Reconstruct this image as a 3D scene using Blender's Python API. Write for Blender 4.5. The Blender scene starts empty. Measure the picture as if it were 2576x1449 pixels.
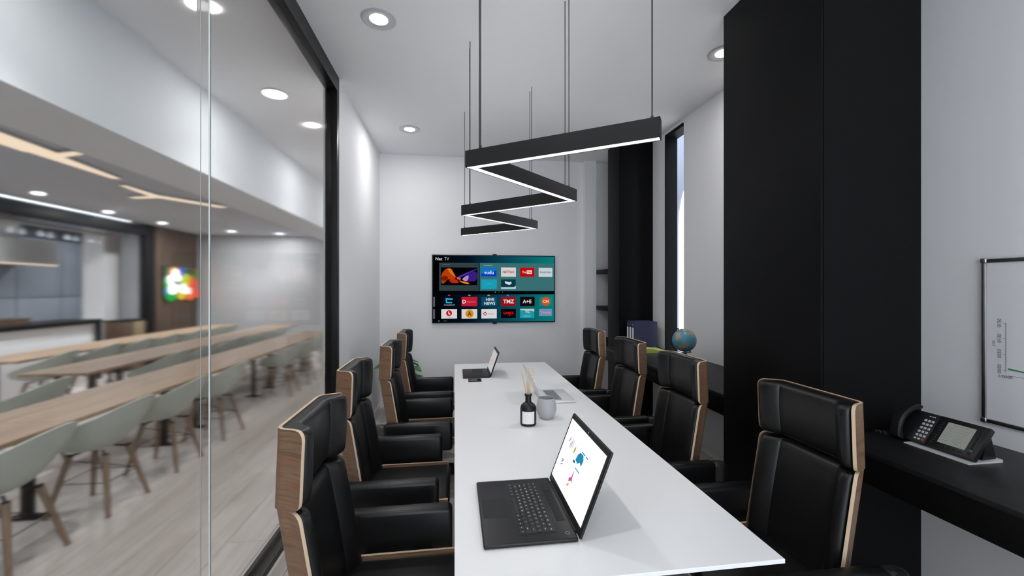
import bpy, bmesh, math, random
from mathutils import Vector, Matrix, Euler
R = math.radians
random.seed(7)
scene = bpy.context.scene
COL = scene.collection

# ------------------------------------------------------------------ camera, sky, exposure
CAM_Z, CEIL = 1.6, 3.4
cam_data = bpy.data.cameras.new('camera')
cam = bpy.data.objects.new('camera', cam_data)
COL.objects.link(cam)
cam.location = (0, 0, CAM_Z)
cam.rotation_euler = (R(90), 0, -math.atan(144.7 / 1044))
cam_data.sensor_width = 36
cam_data.lens = 36 * 1044 / 2576
cam_data.clip_start = 0.05
scene.camera = cam

world = bpy.data.worlds.new('world')
scene.world = world
world.use_nodes = True
wn = world.node_tree.nodes
wl = world.node_tree.links
bg = wn['Background']                      # bright, even overcast
bg.inputs[0].default_value = (.84, .92, 1.0, 1)
bg.inputs[1].default_value = 5.0

vs = scene.view_settings
vs.view_transform = 'Standard'
vs.look = 'None'
vs.gamma = 1
vs.use_curve_mapping = False
vs.exposure = 0.0
scene.cycles.max_bounces = 14
scene.cycles.diffuse_bounces = 8
scene.cycles.glossy_bounces = 5
scene.cycles.transmission_bounces = 10
scene.cycles.transparent_max_bounces = 12
scene.cycles.sample_clamp_indirect = 4
scene.cycles.caustics_reflective = False
scene.cycles.caustics_refractive = True

ROOM_SPOT, ROOM_GLOW = 16, 8.2          # a room downlight: beam in watts, and its wide glow
CAFE_SPOT, CAFE_GLOW = 80, 14.0
CEILING_FILL = 15.0                           # glow added on top of the pendant to brighten the ceiling
PENDANT = 3.4                            # strength of the light strip

# ------------------------------------------------------------------ materials
def mat(name, color=(.8, .8, .8), rough=.5, metal=0, spec=.5, emit=None, strength=0, coat=0):
    m = bpy.data.materials.new(name)
    m.use_nodes = True
    b = m.node_tree.nodes['Principled BSDF']
    b.inputs['Base Color'].default_value = (*color, 1)
    b.inputs['Roughness'].default_value = rough
    b.inputs['Metallic'].default_value = metal
    b.inputs['Specular IOR Level'].default_value = spec
    if coat:
        b.inputs['Coat Weight'].default_value = coat
    if emit:
        b.inputs['Emission Color'].default_value = (*emit, 1)
        b.inputs['Emission Strength'].default_value = strength
    return m

def nd(m, t, **kw):
    n = m.node_tree.nodes.new(t)
    for k, v in kw.items():
        setattr(n, k, v)
    return n

def ramp(m, stops):
    n = nd(m, 'ShaderNodeValToRGB')
    e = n.color_ramp.elements
    while len(e) > 1:
        e.remove(e[-1])
    e[0].position = stops[0][0]
    e[0].color = (*stops[0][1], 1)
    for p, c in stops[1:]:
        k = e.new(p)
        k.color = (*c, 1)
    return n

def noise_bump(m, scale, strength, dist=.01, detail=4):
    L = m.node_tree.links
    b = m.node_tree.nodes['Principled BSDF']
    tc = nd(m, 'ShaderNodeTexCoord')
    n = nd(m, 'ShaderNodeTexNoise')
    n.inputs['Scale'].default_value = scale
    n.inputs['Detail'].default_value = detail
    bp = nd(m, 'ShaderNodeBump')
    bp.inputs['Strength'].default_value = strength
    bp.inputs['Distance'].default_value = dist
    L.new(tc.outputs['Object'], n.inputs['Vector'])
    L.new(n.outputs['Fac'], bp.inputs['Height'])
    L.new(bp.outputs['Normal'], b.inputs['Normal'])
    return m

def stripes(name, scale, stops, rough=.4, detail=6, distort=.4, vary=0.0, bump=0):
    """wood: noise stretched along two axes, coloured by a ramp; vary = tone change from piece to piece"""
    m = mat(name, rough=rough)
    L = m.node_tree.links
    b = m.node_tree.nodes['Principled BSDF']
    tc = nd(m, 'ShaderNodeTexCoord')
    oi = nd(m, 'ShaderNodeObjectInfo')
    ad = nd(m, 'ShaderNodeVectorMath', operation='MULTIPLY_ADD')
    cx = nd(m, 'ShaderNodeCombineXYZ')
    L.new(oi.outputs['Random'], cx.inputs[0]); L.new(oi.outputs['Random'], cx.inputs[1]); L.new(oi.outputs['Random'], cx.inputs[2])
    L.new(cx.outputs[0], ad.inputs[0]); ad.inputs[1].default_value = (13, 7, 9)
    L.new(tc.outputs['Object'], ad.inputs[2])
    mp = nd(m, 'ShaderNodeMapping')
    mp.inputs['Scale'].default_value = scale
    n = nd(m, 'ShaderNodeTexNoise')
    n.inputs['Scale'].default_value = 1
    n.inputs['Detail'].default_value = detail
    n.inputs['Roughness'].default_value = .62
    n.inputs['Distortion'].default_value = distort
    r = ramp(m, stops)
    L.new(ad.outputs[0], mp.inputs['Vector'])
    L.new(mp.outputs[0], n.inputs['Vector'])
    L.new(n.outputs['Fac'], r.inputs[0])
    out = r.outputs[0]
    if vary:
        hv = nd(m, 'ShaderNodeHueSaturation')
        mr = nd(m, 'ShaderNodeMapRange')
        mr.inputs['To Min'].default_value = 1 - vary
        mr.inputs['To Max'].default_value = 1 + vary
        L.new(oi.outputs['Random'], mr.inputs['Value'])
        L.new(mr.outputs[0], hv.inputs['Value'])
        L.new(out, hv.inputs['Color'])
        out = hv.outputs[0]
    L.new(out, b.inputs['Base Color'])
    if bump:
        bp = nd(m, 'ShaderNodeBump')
        bp.inputs['Strength'].default_value = bump
        bp.inputs['Distance'].default_value = .004
        L.new(n.outputs['Fac'], bp.inputs['Height'])
        L.new(bp.outputs[0], b.inputs['Normal'])
    return m

def emission(name, color, strength=1.0):
    m = bpy.data.materials.new(name)
    m.use_nodes = True
    t = m.node_tree
    t.nodes.clear()
    e = t.nodes.new('ShaderNodeEmission')
    e.inputs[0].default_value = (*color, 1)
    e.inputs[1].default_value = strength
    o = t.nodes.new('ShaderNodeOutputMaterial')
    t.links.new(e.outputs[0], o.inputs[0])
    return m

def s2l(r, g, b):
    f = lambda c: ((c / 255 + .055) / 1.055) ** 2.4 if c > 10 else c / 255 / 12.92
    return (f(r), f(g), f(b))

def lit(name, r, g, b, k=1.0):
    return emission(name, s2l(r, g, b), k)

M = {}
M['wall'] = noise_bump(mat('wall paint', (.80, .80, .815), .75, spec=.25), 60, .03)
M['ceiling'] = noise_bump(mat('ceiling paint', (.80, .80, .81), .85, spec=.2), 60, .02)
M['bulkhead'] = mat('cool white bulkhead paint', (.75, .785, .82), .8, spec=.2)
M['end_wall'] = mat('grey canteen wall paint', (.42, .42, .43), .75, spec=.2)
M['soffit'] = mat('soffit paint', (.52, .52, .53), .8, spec=.2)
M['cafe_ceiling'] = mat('blue grey ceiling paint', (.56, .60, .66), .8, spec=.2)
M['floor'] = stripes('pale washed oak', (26, 1.6, 4), [(.25, (.42, .375, .345)), (.5, (.52, .47, .44)), (.75, (.60, .555, .525))], rough=.42, detail=7, vary=.03, bump=.05)
M['screed'] = mat('floor screed', (.30, .27, .25), .8)
M['frame'] = mat('black anodised frame', (.005, .005, .005), .4, spec=.2)
M['black'] = noise_bump(mat('black laminate', (.0045, .0045, .005), .5, spec=.10), 300, .02)
M['counter'] = noise_bump(mat('charcoal counter laminate', (.0125, .0125, .0135), .45, spec=.25), 300, .02)
M['leather'] = noise_bump(mat('black leather', (.005, .005, .0055), .36, spec=.40), 180, .10, .004)
M['veneer'] = stripes('walnut veneer', (2.2, 2.2, 62), [(.28, (.075, .040, .021)), (.42, (.165, .098, .055)), (.50, (.21, .134, .080)), (.545, (.20, .070, .038)), (.58, (.195, .122, .073)), (.78, (.27, .183, .115))], rough=.38, distort=.6)
M['ply'] = mat('pale plywood edge', (.62, .47, .33), .5)
M['dark'] = mat('black plastic', (.008, .008, .009), .45, spec=.35)
M['satin'] = mat('graphite casing', (.009, .009, .010), .38, spec=.35)
M['key'] = mat('key cap', (.010, .010, .011), .5)
M['legend'] = mat('key legend', (.75, .75, .75), .5)
M['tabletop'] = mat('white laminate', (.84, .84, .845), .32, spec=.45)
M['white'] = mat('white enamel', (.80, .80, .81), .4)
M['chrome'] = mat('brushed aluminium', (.55, .55, .57), .32, metal=1)
M['silver'] = mat('silver casing', (.74, .74, .75), .38, metal=.25)
M['ceramic'] = noise_bump(mat('pale grey ceramic', (.44, .44, .455), .5), 40, .03)
M['label'] = mat('white paper label', (.82, .82, .82), .6)
M['reed'] = mat('rattan reed', (.66, .52, .36), .6)
M['navy'] = mat('navy board', (.030, .030, .085), .5)
M['green_paper'] = mat('lime green card', (.42, .46, .10), .55)
M['glass_edge'] = mat('polished glass edge', (.72, .76, .74), .25)
M['seal'] = mat('clear grey seal', (.45, .45, .45), .4)
M['shell'] = mat('pale sage shell', (.47, .515, .455), .42)
M['beech'] = stripes('beech dowel', (9, 9, 1.2), [(.3, (.19, .125, .08)), (.7, (.29, .20, .135))], rough=.5)
M['table_wood'] = stripes('light oak table', (16, 1.2, 10), [(.3, (.25, .165, .102)), (.55, (.33, .225, .145)), (.8, (.38, .27, .18))], rough=.45, vary=.06)
M['panel_wood'] = stripes('dark walnut boards', (7, 7, .8), [(.3, (.060, .036, .022)), (.6, (.105, .064, .040)), (.8, (.13, .08, .05))], rough=.5, vary=.12)
M['cabinet'] = mat('blue grey cabinet', (.30, .335, .385), .5)
M['tan'] = mat('tan board', (.26, .19, .105), .5)
M['hood'] = mat('grey hood', (.29, .29, .285), .4)
M['leaf'] = noise_bump(mat('glossy leaf', (.018, .15, .022), .4), 30, .2)
M['soil'] = mat('potting soil', (.03, .02, .015), .9)
M['stem'] = mat('stem', (.06, .13, .03), .6)
M['pot'] = mat('grey plant pot', (.22, .22, .225), .5)
M['stone'] = mat('grey render', (.20, .22, .27), .85)
M['pale_block'] = mat('pale building render', (.62, .58, .57), .85)
M['board'] = mat('whiteboard enamel', (.78, .78, .80), .22)
M['ink'] = mat('grey marker ink', (.10, .10, .11), .6)
M['green_ink'] = mat('green marker ink', (.03, .26, .10), .6)
M['wire'] = mat('black wire', (.01, .01, .01), .5)
M['lcd'] = emission('grey green display', s2l(150, 156, 150), .62)
M['lamp'] = emission('lamp disc', (1, .985, .96), 14)
M['lamp_cafe'] = emission('canteen lamp disc', (.93, .97, 1), 30)
M['strip'] = emission('light strip', (1, .99, .975), PENDANT)
M['ceiling_fill'] = emission('added ceiling fill strip', (1, .99, .975), CEILING_FILL)
M['warm'] = emission('warm light panel', (1, .80, .60), .95)
M['cove'] = emission('cool light strip', (.85, .93, 1), 6)
M['reflector'] = mat('lamp reflector', (.55, .55, .56), .35, metal=.4)

def glass_mat(name, rough, tint, gloss_rough, film=1.3):
    m = bpy.data.materials.new(name)
    m.use_nodes = True
    t = m.node_tree
    t.nodes.clear()
    o = t.nodes.new('ShaderNodeOutputMaterial')
    mx = t.nodes.new('ShaderNodeMixShader')
    fr = t.nodes.new('ShaderNodeFresnel')
    gm_ = t.nodes.new('ShaderNodeNewGeometry')
    iv = t.nodes.new('ShaderNodeMapRange')       # the same reflectance at both faces of the thin sheet
    iv.inputs['To Min'].default_value = film; iv.inputs['To Max'].default_value = 1 / film
    t.links.new(gm_.outputs['Backfacing'], iv.inputs['Value']); t.links.new(iv.outputs[0], fr.inputs[0])
    rf = t.nodes.new('ShaderNodeBsdfRefraction'); rf.inputs['IOR'].default_value = 1.3
    rf.inputs['Roughness'].default_value = rough; rf.inputs['Color'].default_value = (*tint, 1)
    gl = t.nodes.new('ShaderNodeBsdfGlossy'); gl.inputs['Roughness'].default_value = gloss_rough
    t.links.new(fr.outputs[0], mx.inputs[0]); t.links.new(rf.outputs[0], mx.inputs[1]); t.links.new(gl.outputs[0], mx.inputs[2])
    t.links.new(mx.outputs[0], o.inputs[0])
    return m
M['pane'] = glass_mat('partition glass', .066, (.98, .985, .985), .06, 1.22)
wpm = bpy.data.materials.new('window glass')
wpm.use_nodes = True
wt = wpm.node_tree
wt.nodes.clear()
w1 = wt.nodes.new('ShaderNodeOutputMaterial'); w2 = wt.nodes.new('ShaderNodeMixShader'); w2.inputs[0].default_value = .07
w3 = wt.nodes.new('ShaderNodeBsdfTransparent'); w4 = wt.nodes.new('ShaderNodeBsdfGlossy'); w4.inputs['Roughness'].default_value = .02
wt.links.new(w3.outputs[0], w2.inputs[1]); wt.links.new(w4.outputs[0], w2.inputs[2]); wt.links.new(w2.outputs[0], w1.inputs[0])
M['window_pane'] = wpm
sm = mat('smoked acrylic', (.02, .02, .02), .2)
sm.node_tree.nodes['Principled BSDF'].inputs['Alpha'].default_value = .62
M['smoke'] = sm

# ------------------------------------------------------------------ mesh builder
class MB:
    def __init__(self):
        self.bm = bmesh.new()
        self.mi = 0
        self.X = Matrix()
    def _new(self, fn):
        before = len(self.bm.faces)
        fn()
        self.bm.faces.ensure_lookup_table()
        for f in self.bm.faces[before:]:
            f.material_index = self.mi
    def faces(self, vs_, fs):
        def go():
            v = [self.bm.verts.new(self.X @ Vector(p)) for p in vs_]
            for f in fs:
                try:
                    self.bm.faces.new([v[i] for i in f])
                except ValueError:
                    pass
        self._new(go)
        return self
    def box(self, lo, hi, r=0, seg=2, rot=None, at=None):
        """axis box from lo to hi, edges rounded by r; rot/at turn it about its own centre"""
        c = (Vector(lo) + Vector(hi)) / 2
        s = Vector(hi) - Vector(lo)
        t = bmesh.new()
        bmesh.ops.create_cube(t, size=1, matrix=Matrix.Diagonal((*s, 1)))
        if r:
            bmesh.ops.bevel(t, geom=t.edges[:], offset=min(r, min(s) * .49), segments=seg, profile=.5, affect='EDGES')
        m = Matrix.Translation(c)
        if rot is not None:
            m = m @ (rot if isinstance(rot, Matrix) else Euler(rot).to_matrix().to_4x4())
        self.merge(t, m)
        return self
    def merge(self, t, m=Matrix()):
        t.verts.ensure_lookup_table()
        t.verts.index_update()
        vs_ = [m @ v.co for v in t.verts]
        fs = [[v.index for v in f.verts] for f in t.faces]
        t.free()
        self.faces(vs_, fs)
    def lathe(self, prof, c=(0, 0, 0), n=24, axis=None):
        """prof: (radius, height) pairs; radius 0 closes"""
        c = Vector(c)
        q = Matrix() if axis is None else Vector((0, 0, 1)).rotation_difference(Vector(axis)).to_matrix().to_4x4()
        vs_, fs, rings = [], [], []
        for r, h in prof:
            if r <= 1e-6:
                rings.append([len(vs_)])
                vs_.append(c + q @ Vector((0, 0, h)))
            else:
                rings.append(list(range(len(vs_), len(vs_) + n)))
                for i in range(n):
                    a = 2 * math.pi * i / n
                    vs_.append(c + q @ Vector((r * math.cos(a), r * math.sin(a), h)))
        for a, b in zip(rings, rings[1:]):
            if len(a) == 1 and len(b) == 1:
                continue
            for i in range(n):
                j = (i + 1) % n
                if len(a) == 1:
                    fs.append((a[0], b[j], b[i]))
                elif len(b) == 1:
                    fs.append((a[i], a[j], b[0]))
                else:
                    fs.append((a[i], a[j], b[j], b[i]))
        self.faces(vs_, fs)
        return self
    def cyl(self, p0, p1, r0, r1=None, n=12):
        r1 = r0 if r1 is None else r1
        d = Vector(p1) - Vector(p0)
        return self.lathe([(0, 0), (r0, 0), (r1, d.length), (0, d.length)], p0, n, d)
    def tube(self, pts, r, n=8, closed=False):
        pts = [Vector(p) for p in pts]
        rings = []
        vs_, fs = [], []
        N = len(pts)
        up = Vector((0, 0, 1))
        for i, p in enumerate(pts):
            a = pts[i - 1] if (i or closed) else p
            b = pts[(i + 1) % N] if (i < N - 1 or closed) else p
            d = (b - a).normalized()
            s = d.cross(up)
            if s.length < 1e-3:
                s = d.cross(Vector((0, 1, 0)))
            s.normalize()
            u = s.cross(d)
            rr = r[i] if isinstance(r, (list, tuple)) else r
            rings.append(range(len(vs_), len(vs_) + n))
            for k in range(n):
                t = 2 * math.pi * k / n
                vs_.append(p + (s * math.cos(t) + u * math.sin(t)) * rr)
        m = N if closed else N - 1
        for i in range(m):
            a, b = rings[i], rings[(i + 1) % N]
            for k in range(n):
                j = (k + 1) % n
                fs.append((a[k], a[j], b[j], b[k]))
        if not closed:
            fs.append(tuple(reversed(rings[0])))
            fs.append(tuple(rings[-1]))
        self.faces(vs_, fs)
        return self
    def prism(self, loop, ext):
        """closed polygon (3D points) pushed by the vector ext"""
        n = len(loop)
        e = Vector(ext)
        vs_ = [Vector(p) for p in loop] + [Vector(p) + e for p in loop]
        fs = [tuple(range(n)), tuple(range(2 * n - 1, n - 1, -1))]
        for i in range(n):
            j = (i + 1) % n
            fs.append((i, i + n, j + n, j))
        self.faces(vs_, fs)
        return self
    def grid(self, rows, close_u=False):
        """rows of points joined into a skin"""
        nu = len(rows[0])
        vs_ = [p for r in rows for p in r]
        fs = []
        for j in range(len(rows) - 1):
            for i in range(nu if close_u else nu - 1):
                k = (i + 1) % nu
                fs.append((j * nu + i, j * nu + k, (j + 1) * nu + k, (j + 1) * nu + i))
        self.faces(vs_, fs)
        return self
    def text(self, s, size, m, depth=.0006, align='CENTER', bold=0):
        cu = bpy.data.curves.new('lettering', 'FONT')
        cu.body = s
        cu.size = size
        cu.extrude = depth / 2
        cu.offset = bold * size
        cu.align_x = align
        cu.align_y = 'CENTER'
        cu.resolution_u = 2
        o = bpy.data.objects.new('lettering', cu)
        me = o.to_mesh()
        vs_ = [m @ v.co for v in me.vertices]
        fs = [tuple(p.vertices) for p in me.polygons]
        o.to_mesh_clear()
        bpy.data.objects.remove(o)
        bpy.data.curves.remove(cu)
        self.faces(vs_, fs)
        return self
    def mesh(self, name, mats, smooth=35, fix=True):
        if fix:
            bmesh.ops.recalc_face_normals(self.bm, faces=self.bm.faces[:])
        me = bpy.data.meshes.new(name)
        self.bm.to_mesh(me)
        self.bm.free()
        for m in (mats if isinstance(mats, (list, tuple)) else [mats]):
            me.materials.append(m)
        if smooth:
            me.shade_smooth()
            me.set_sharp_from_angle(angle=R(smooth))
        return me
    def obj(self, name, mats, parent=None, smooth=35, loc=None, kind=None, label=None, fix=True):
        me = self.mesh(name, mats, smooth, fix)
        return put(name, me, parent, loc, kind, label)

def put(name, me, parent=None, loc=None, kind=None, label=None, rot=None):
    o = bpy.data.objects.new(name, me)
    COL.objects.link(o)
    if parent is not None:
        o.parent = parent
    if loc is not None:
        o.location = loc
    if rot is not None:
        o.rotation_euler = rot
    if kind:
        o['kind'] = kind
    if label:
        o['label'] = label
    return o

def tag(o, label, cat, group=None):
    o['label'] = label
    o['category'] = cat
    if group:
        o['group'] = group
    return o

def thing(name, label, cat, loc=(0, 0, 0), rz=0, group=None):
    o = bpy.data.objects.new(name, None)
    o.empty_display_size = .1
    COL.objects.link(o)
    o.location = loc
    o.rotation_euler = (0, 0, rz)
    return tag(o, label, cat, group)

def dup(src, loc, rz=None, label=None):
    """copy a thing with its parts and sub-parts"""
    def walk(o, parent):
        c = o.copy()
        COL.objects.link(c)
        if parent is not None:
            c.parent = parent
        for ch in kids.get(o.name, []):
            walk(ch, c)
        return c
    kids = {}
    for o in src.children_recursive:
        kids.setdefault(o.parent.name, []).append(o)
    r = walk(src, None)
    r.location = loc
    if rz is not None:
        r.rotation_euler = (0, 0, rz)
    if label:
        r['label'] = label
    return r

def struct(name, mb, m, parent=None, smooth=30):
    return mb.obj(name, m, parent, smooth, kind=None if parent is not None else 'structure')

def spot(name, loc, watts, size=110, blend=.7, color=(1, .985, .96), parent=None, aim=(0, 0, 0), radius=.05):
    l = bpy.data.lights.new(name, 'SPOT')
    l.energy = watts
    l.spot_size = R(size)
    l.spot_blend = blend
    l.shadow_soft_size = radius
    l.color = color
    o = bpy.data.objects.new(name, l)
    COL.objects.link(o)
    o.location = loc
    o.rotation_euler = aim
    if parent is not None:
        o.parent = parent
    return o

def area(name, loc, watts, sx, sy=None, rot=(0, 0, 0), color=(1, .985, .96), parent=None, spread=180):
    l = bpy.data.lights.new(name, 'AREA')
    l.energy = watts
    l.color = color
    l.spread = R(spread)
    if sy is None:
        l.shape = 'DISK'
        l.size = sx
    else:
        l.shape = 'RECTANGLE'
        l.size = sx
        l.size_y = sy
    o = bpy.data.objects.new(name, l)
    COL.objects.link(o)
    o.location = loc
    o.rotation_euler = rot
    if parent is not None:
        o.parent = parent
    return o

# ------------------------------------------------------------------ the shell of the place
XL, XR, YF, YB = -.992, 2.417, 5.751, -1.7           # room: left wall, right wall, far wall, wall behind
CX0, CY1 = -9.6, 11.1                                # canteen extents

floor = struct('floor', MB().box((CX0, YB - .2, -.12), (XR + .13, CY1 + .2, -.014)), M['screed'])
# planks: laid along the room, one mesh per length, shared
PW, PL = .24, 2.35
def plank_mesh(w, l):
    return MB().box((0, 0, -.014), (w - .0022, l - .0022, 0), .0012, 1).mesh('plank', M['floor'], 30)
pm = plank_mesh(PW, PL)
nx = 0
x = XR - PW
while x > -7.0:
    off = random.uniform(0, PL)
    y = 1.0 - off if x > -5 else 4.5 - off
    ymax = YF if x > XL else CY1
    while y < ymax:
        if y + PL > ymax:
            l = ymax - y
            put('plank', plank_mesh(PW, l), floor, (x, y, 0))
        else:
            put('plank', pm, floor, (x, y, 0))
        y += PL
    x -= PW
struct('floor_rear', MB().box((CX0, YB, -.013), (-7.02, CY1, -.001)).box((-7.02, YB, -.013), (XR, -1.4, -.001)), M['floor'])

struct('ceiling', MB().box((-2.25, YB, CEIL), (XR + .13, CY1, CEIL + .15)), M['ceiling'])
struct('ceiling_bulkhead', MB().box((-2.85, YB, 2.64), (-2.25, CY1, CEIL + .15)), M['bulkhead'])
struct('ceiling_canteen', MB().box((CX0, YB, 2.9), (-2.85, CY1, 3.05)), M['cafe_ceiling'])

struct('wall_far', MB().box((-1.115, YF, 0), (XR + .13, YF + .12, CEIL)), M['wall'])
struct('trim_pilaster', MB().box((1.829, 5.665, 0), (1.992, YF, CEIL)), M['wall'])
struct('wall_left', MB().box((-1.115, 3.735, 0), (XL, YF, CEIL)).box((-1.115, YF + .12, 0), (XL, CY1, CEIL)), M['wall'])
WY0, WY1, WZ0, WZ1 = 4.124, 4.502, .70, 3.36
struct('wall_right', MB().box((XR, YB, 0), (XR + .13, WY0, CEIL)).box((XR, WY1, 0), (XR + .13, YF, CEIL))
       .box((XR, WY0, 0), (XR + .13, WY1, WZ0)).box((XR, WY0, WZ1), (XR + .13, WY1, CEIL)), M['wall'])
RX0, RX1, RZ0, RZ1 = -.75, 2.25, .08, 2.95  # unseen rear window opening, added to fill the room with daylight
struct('wall_rear', MB().box((CX0, YB - .15, 0), (RX0, YB, CEIL)).box((RX1, YB - .15, 0), (XR + .13, YB, CEIL))
       .box((RX0, YB - .15, 0), (RX1, YB, RZ0)).box((RX0, YB - .15, RZ1), (RX1, YB, CEIL)), M['wall'])
w2o = struct('window_added_fill', MB().box((RX0, YB - .10, RZ0), (RX1, YB - .04, RZ0 + .05)).box((RX0, YB - .10, RZ1 - .05), (RX1, YB - .04, RZ1))
             .box((RX0, YB - .10, RZ0 + .05), (RX0 + .05, YB - .04, RZ1 - .05)).box((RX1 - .05, YB - .10, RZ0 + .05), (RX1, YB - .04, RZ1 - .05))
             .box((.725, YB - .10, RZ0 + .05), (.775, YB - .04, RZ1 - .05)), M['frame'])
for a_, b_2 in ((RX0 + .05, .725), (.775, RX1 - .05)):
    struct('window_pane', MB().box((a_, YB - .074, RZ0 + .05), (b_2, YB - .066, RZ1 - .05)), M['window_pane'], w2o, smooth=0)
struct('wall_canteen_end', MB().box((CX0, CY1, 0), (-1.115, CY1 + .15, CEIL)), M['end_wall'])
struct('wall_canteen_side', MB().box((CX0 - .15, YB, 0), (CX0, CY1, CEIL)), M['wall'])
# thin skirting in the room
sk = .06
struct('baseboard_far', MB().box((XL, YF - .008, 0), (1.829, YF, sk)), M['wall'])
struct('baseboard_left', MB().box((XL, 3.745, 0), (XL + .008, YF - .008, sk)), M['wall'])
struct('baseboard_right', MB().box((XR - .008, 2.54, 0), (XR, 4.81, sk)), M['wall'])

# columns, black laminate, clad in two faces (the near face runs slightly askew to the wall)
def column(name, x0, y0, x1, y1, skew=0):
    o = struct(name, MB().prism([(x0 + .012, y0 + .012, 0), (x1, y0 + .012 + skew, 0), (x1, y1, 0), (x0 + .012, y1, 0)], (0, 0, CEIL)), M['black'])
    struct('cladding_panel', MB().box((x0, y0, 0), (x0 + .012, y1, CEIL), .0025), M['black'], o)
    struct('cladding_panel', MB().prism([(x0 + .0145, y0, 0), (x1, y0 + skew, 0), (x1, y0 + .012 + skew, 0), (x0 + .0145, y0 + .012, 0)], (0, 0, CEIL)), M['black'], o)
    return o
column('trim_black_column_near', 1.768, 1.796, XR, 2.535, .060)
column('trim_black_column_far', 1.982, 4.818, XR, 5.19)

# window: a narrow slot, lined in black, with a pane
wo = struct('window_1', MB().box((XR - .012, WY1 - .02, WZ0), (XR + .13, WY1, WZ1)).box((XR - .012, WY0, WZ1 - .04), (XR + .13, WY1, WZ1))
            .box((XR + .06, WY0, WZ0), (XR + .13, WY0 + .012, WZ1)).box((XR, WY0, WZ0), (XR + .13, WY1, WZ0 + .03)), M['black'])
struct('window_pane', MB().box((XR + .09, WY0 + .012, WZ0 + .03), (XR + .10, WY1 - .02, WZ1 - .04)), M['window_pane'], wo)
# outside the window: an arched loggia wall and a pale block beyond it
def arch_wall():
    mb = MB()
    yc, r, zs = 5.0, 1.0, 2.55
    pts = [(3.4, yc + r, -.2), (3.4, yc + r, zs)]
    arc = [(3.4, yc + r * math.cos(R(a)), zs + r * math.sin(R(a))) for a in range(0, 181, 6)]
    loop = [(3.4, 8.5, -.2), (3.4, 8.5, 4.6), (3.4, 3.0, 4.6), (3.4, 3.0, -.2), (3.4, yc - r, -.2)] + list(reversed(arc)) + [(3.4, yc + r, -.2)]
    mb.prism(loop, (.03, 0, 0))
    return mb
struct('exterior_arch_wall', arch_wall(), M['stone'])
struct('exterior_building', MB().box((9.0, 12.0, -.5), (16, 20, 1.2)), M['pale_block'])
struct('exterior_ground', MB().box((XR + .3, -6, -.4), (40, 40, -.2)), M['pale_block'])

# ------------------------------------------------------------------ glass partition
fx0, fx1 = -1.112, -.980
part = struct('partition_frame', MB().box((fx0 + .03, YB, 3.27), (fx1, 3.735, CEIL), .003), M['frame'])
struct('frame_post', MB().box((fx0 + .03, 3.665, 0), (fx1, 3.735, 3.27), .003), M['frame'], part)
struct('frame_rail', MB().box((fx0, YB, 0), (fx1 - .055, 3.665, .055), .004), M['frame'], part)
struct('frame_channel', MB().box((fx0 + .005, YB, .055), (fx0 + .03, 3.665, .085), .003), M['frame'], part)
def pane(x, y0, y1):
    mb = MB().box((x, y0, .055), (x + .006, y1, 3.27))
    for f in mb.bm.faces:
        f.normal_update()
        f.material_index = 1 if abs(f.normal.x) < .5 else 0
    return mb.obj('glass_pane', [M['pane'], M['glass_edge']], part, smooth=0)
pane(-1.058, YB, 1.967)
pane(-1.032, 1.918, 3.665)
struct('pane_seal', MB().box((-1.0515, 1.895, .055), (-1.0495, 1.8985, 3.27)), M['seal'], part)

# ------------------------------------------------------------------ downlights
def downlight(x, y, z, label, spotw, gloww, lampm, ro=.112, ri=.060, group=None, glow_col=(1, .99, .98), size=105, recess=True):
    t = thing('downlight', label, 'ceiling light', (x, y, z), group=group)
    mb = MB()
    mb.lathe([(ro, 0), (ro, -.006), (ro - .006, -.009), (ri + .02, -.006), (ri, -.003), (ri, 0)], n=40)
    mb.obj('trim_ring', M['reflector'], t)
    MB().lathe([(0, -.0035), (ri, -.0035), (ri, -.001), (0, -.001)], n=32).obj('lamp_disc', lampm, t)
    spot('downlight_beam', (0, 0, -.02), spotw, size, .8, glow_col, t)
    if gloww:
        area('downlight_glow', (0, 0, -.012), gloww, ri * 2, parent=t, color=glow_col)
    return t
RG = 'downlights in the meeting room ceiling'
for x, y, lb in [(-.502, 2.874, 'white ring downlight in the ceiling beside the glass partition top rail'),
                 (-.504, 4.82, 'white ring downlight in the ceiling near the far wall of the meeting room'),
                 (2.04, 2.925, 'white ring downlight half hidden behind the wide black column')]:
    downlight(x, y, CEIL, lb, ROOM_SPOT, ROOM_GLOW, M['lamp'], group=RG)
for k, (x, y) in enumerate([(-.5, .93), (-.5, -1.0)]):
    downlight(x, y, CEIL, ['white ring downlight above the near end of the glass partition', 'white ring downlight by the rear wall of the meeting room'][k],
              ROOM_SPOT, ROOM_GLOW, M['lamp'], group=RG)
for k, (x, y) in enumerate([(-1.65, 4.105), (-1.65, 2.1), (-1.65, .1), (-1.65, 6.1), (-1.65, 8.1), (-1.65, 10.0)]):
    downlight(x, y, CEIL, 'bright ceiling lamp of the corridor outside the glass, ' + ['seen through the pane beside the post', 'above the pane overlap', 'nearest the rear wall', 'past the partition post', 'beside the canteen tables', 'by the canteen end wall'][k],
              [42, 72, 72, 26, 26, 26][k], 7, M['lamp'], ro=.10, ri=.088, group='downlights in the corridor ceiling')
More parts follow.
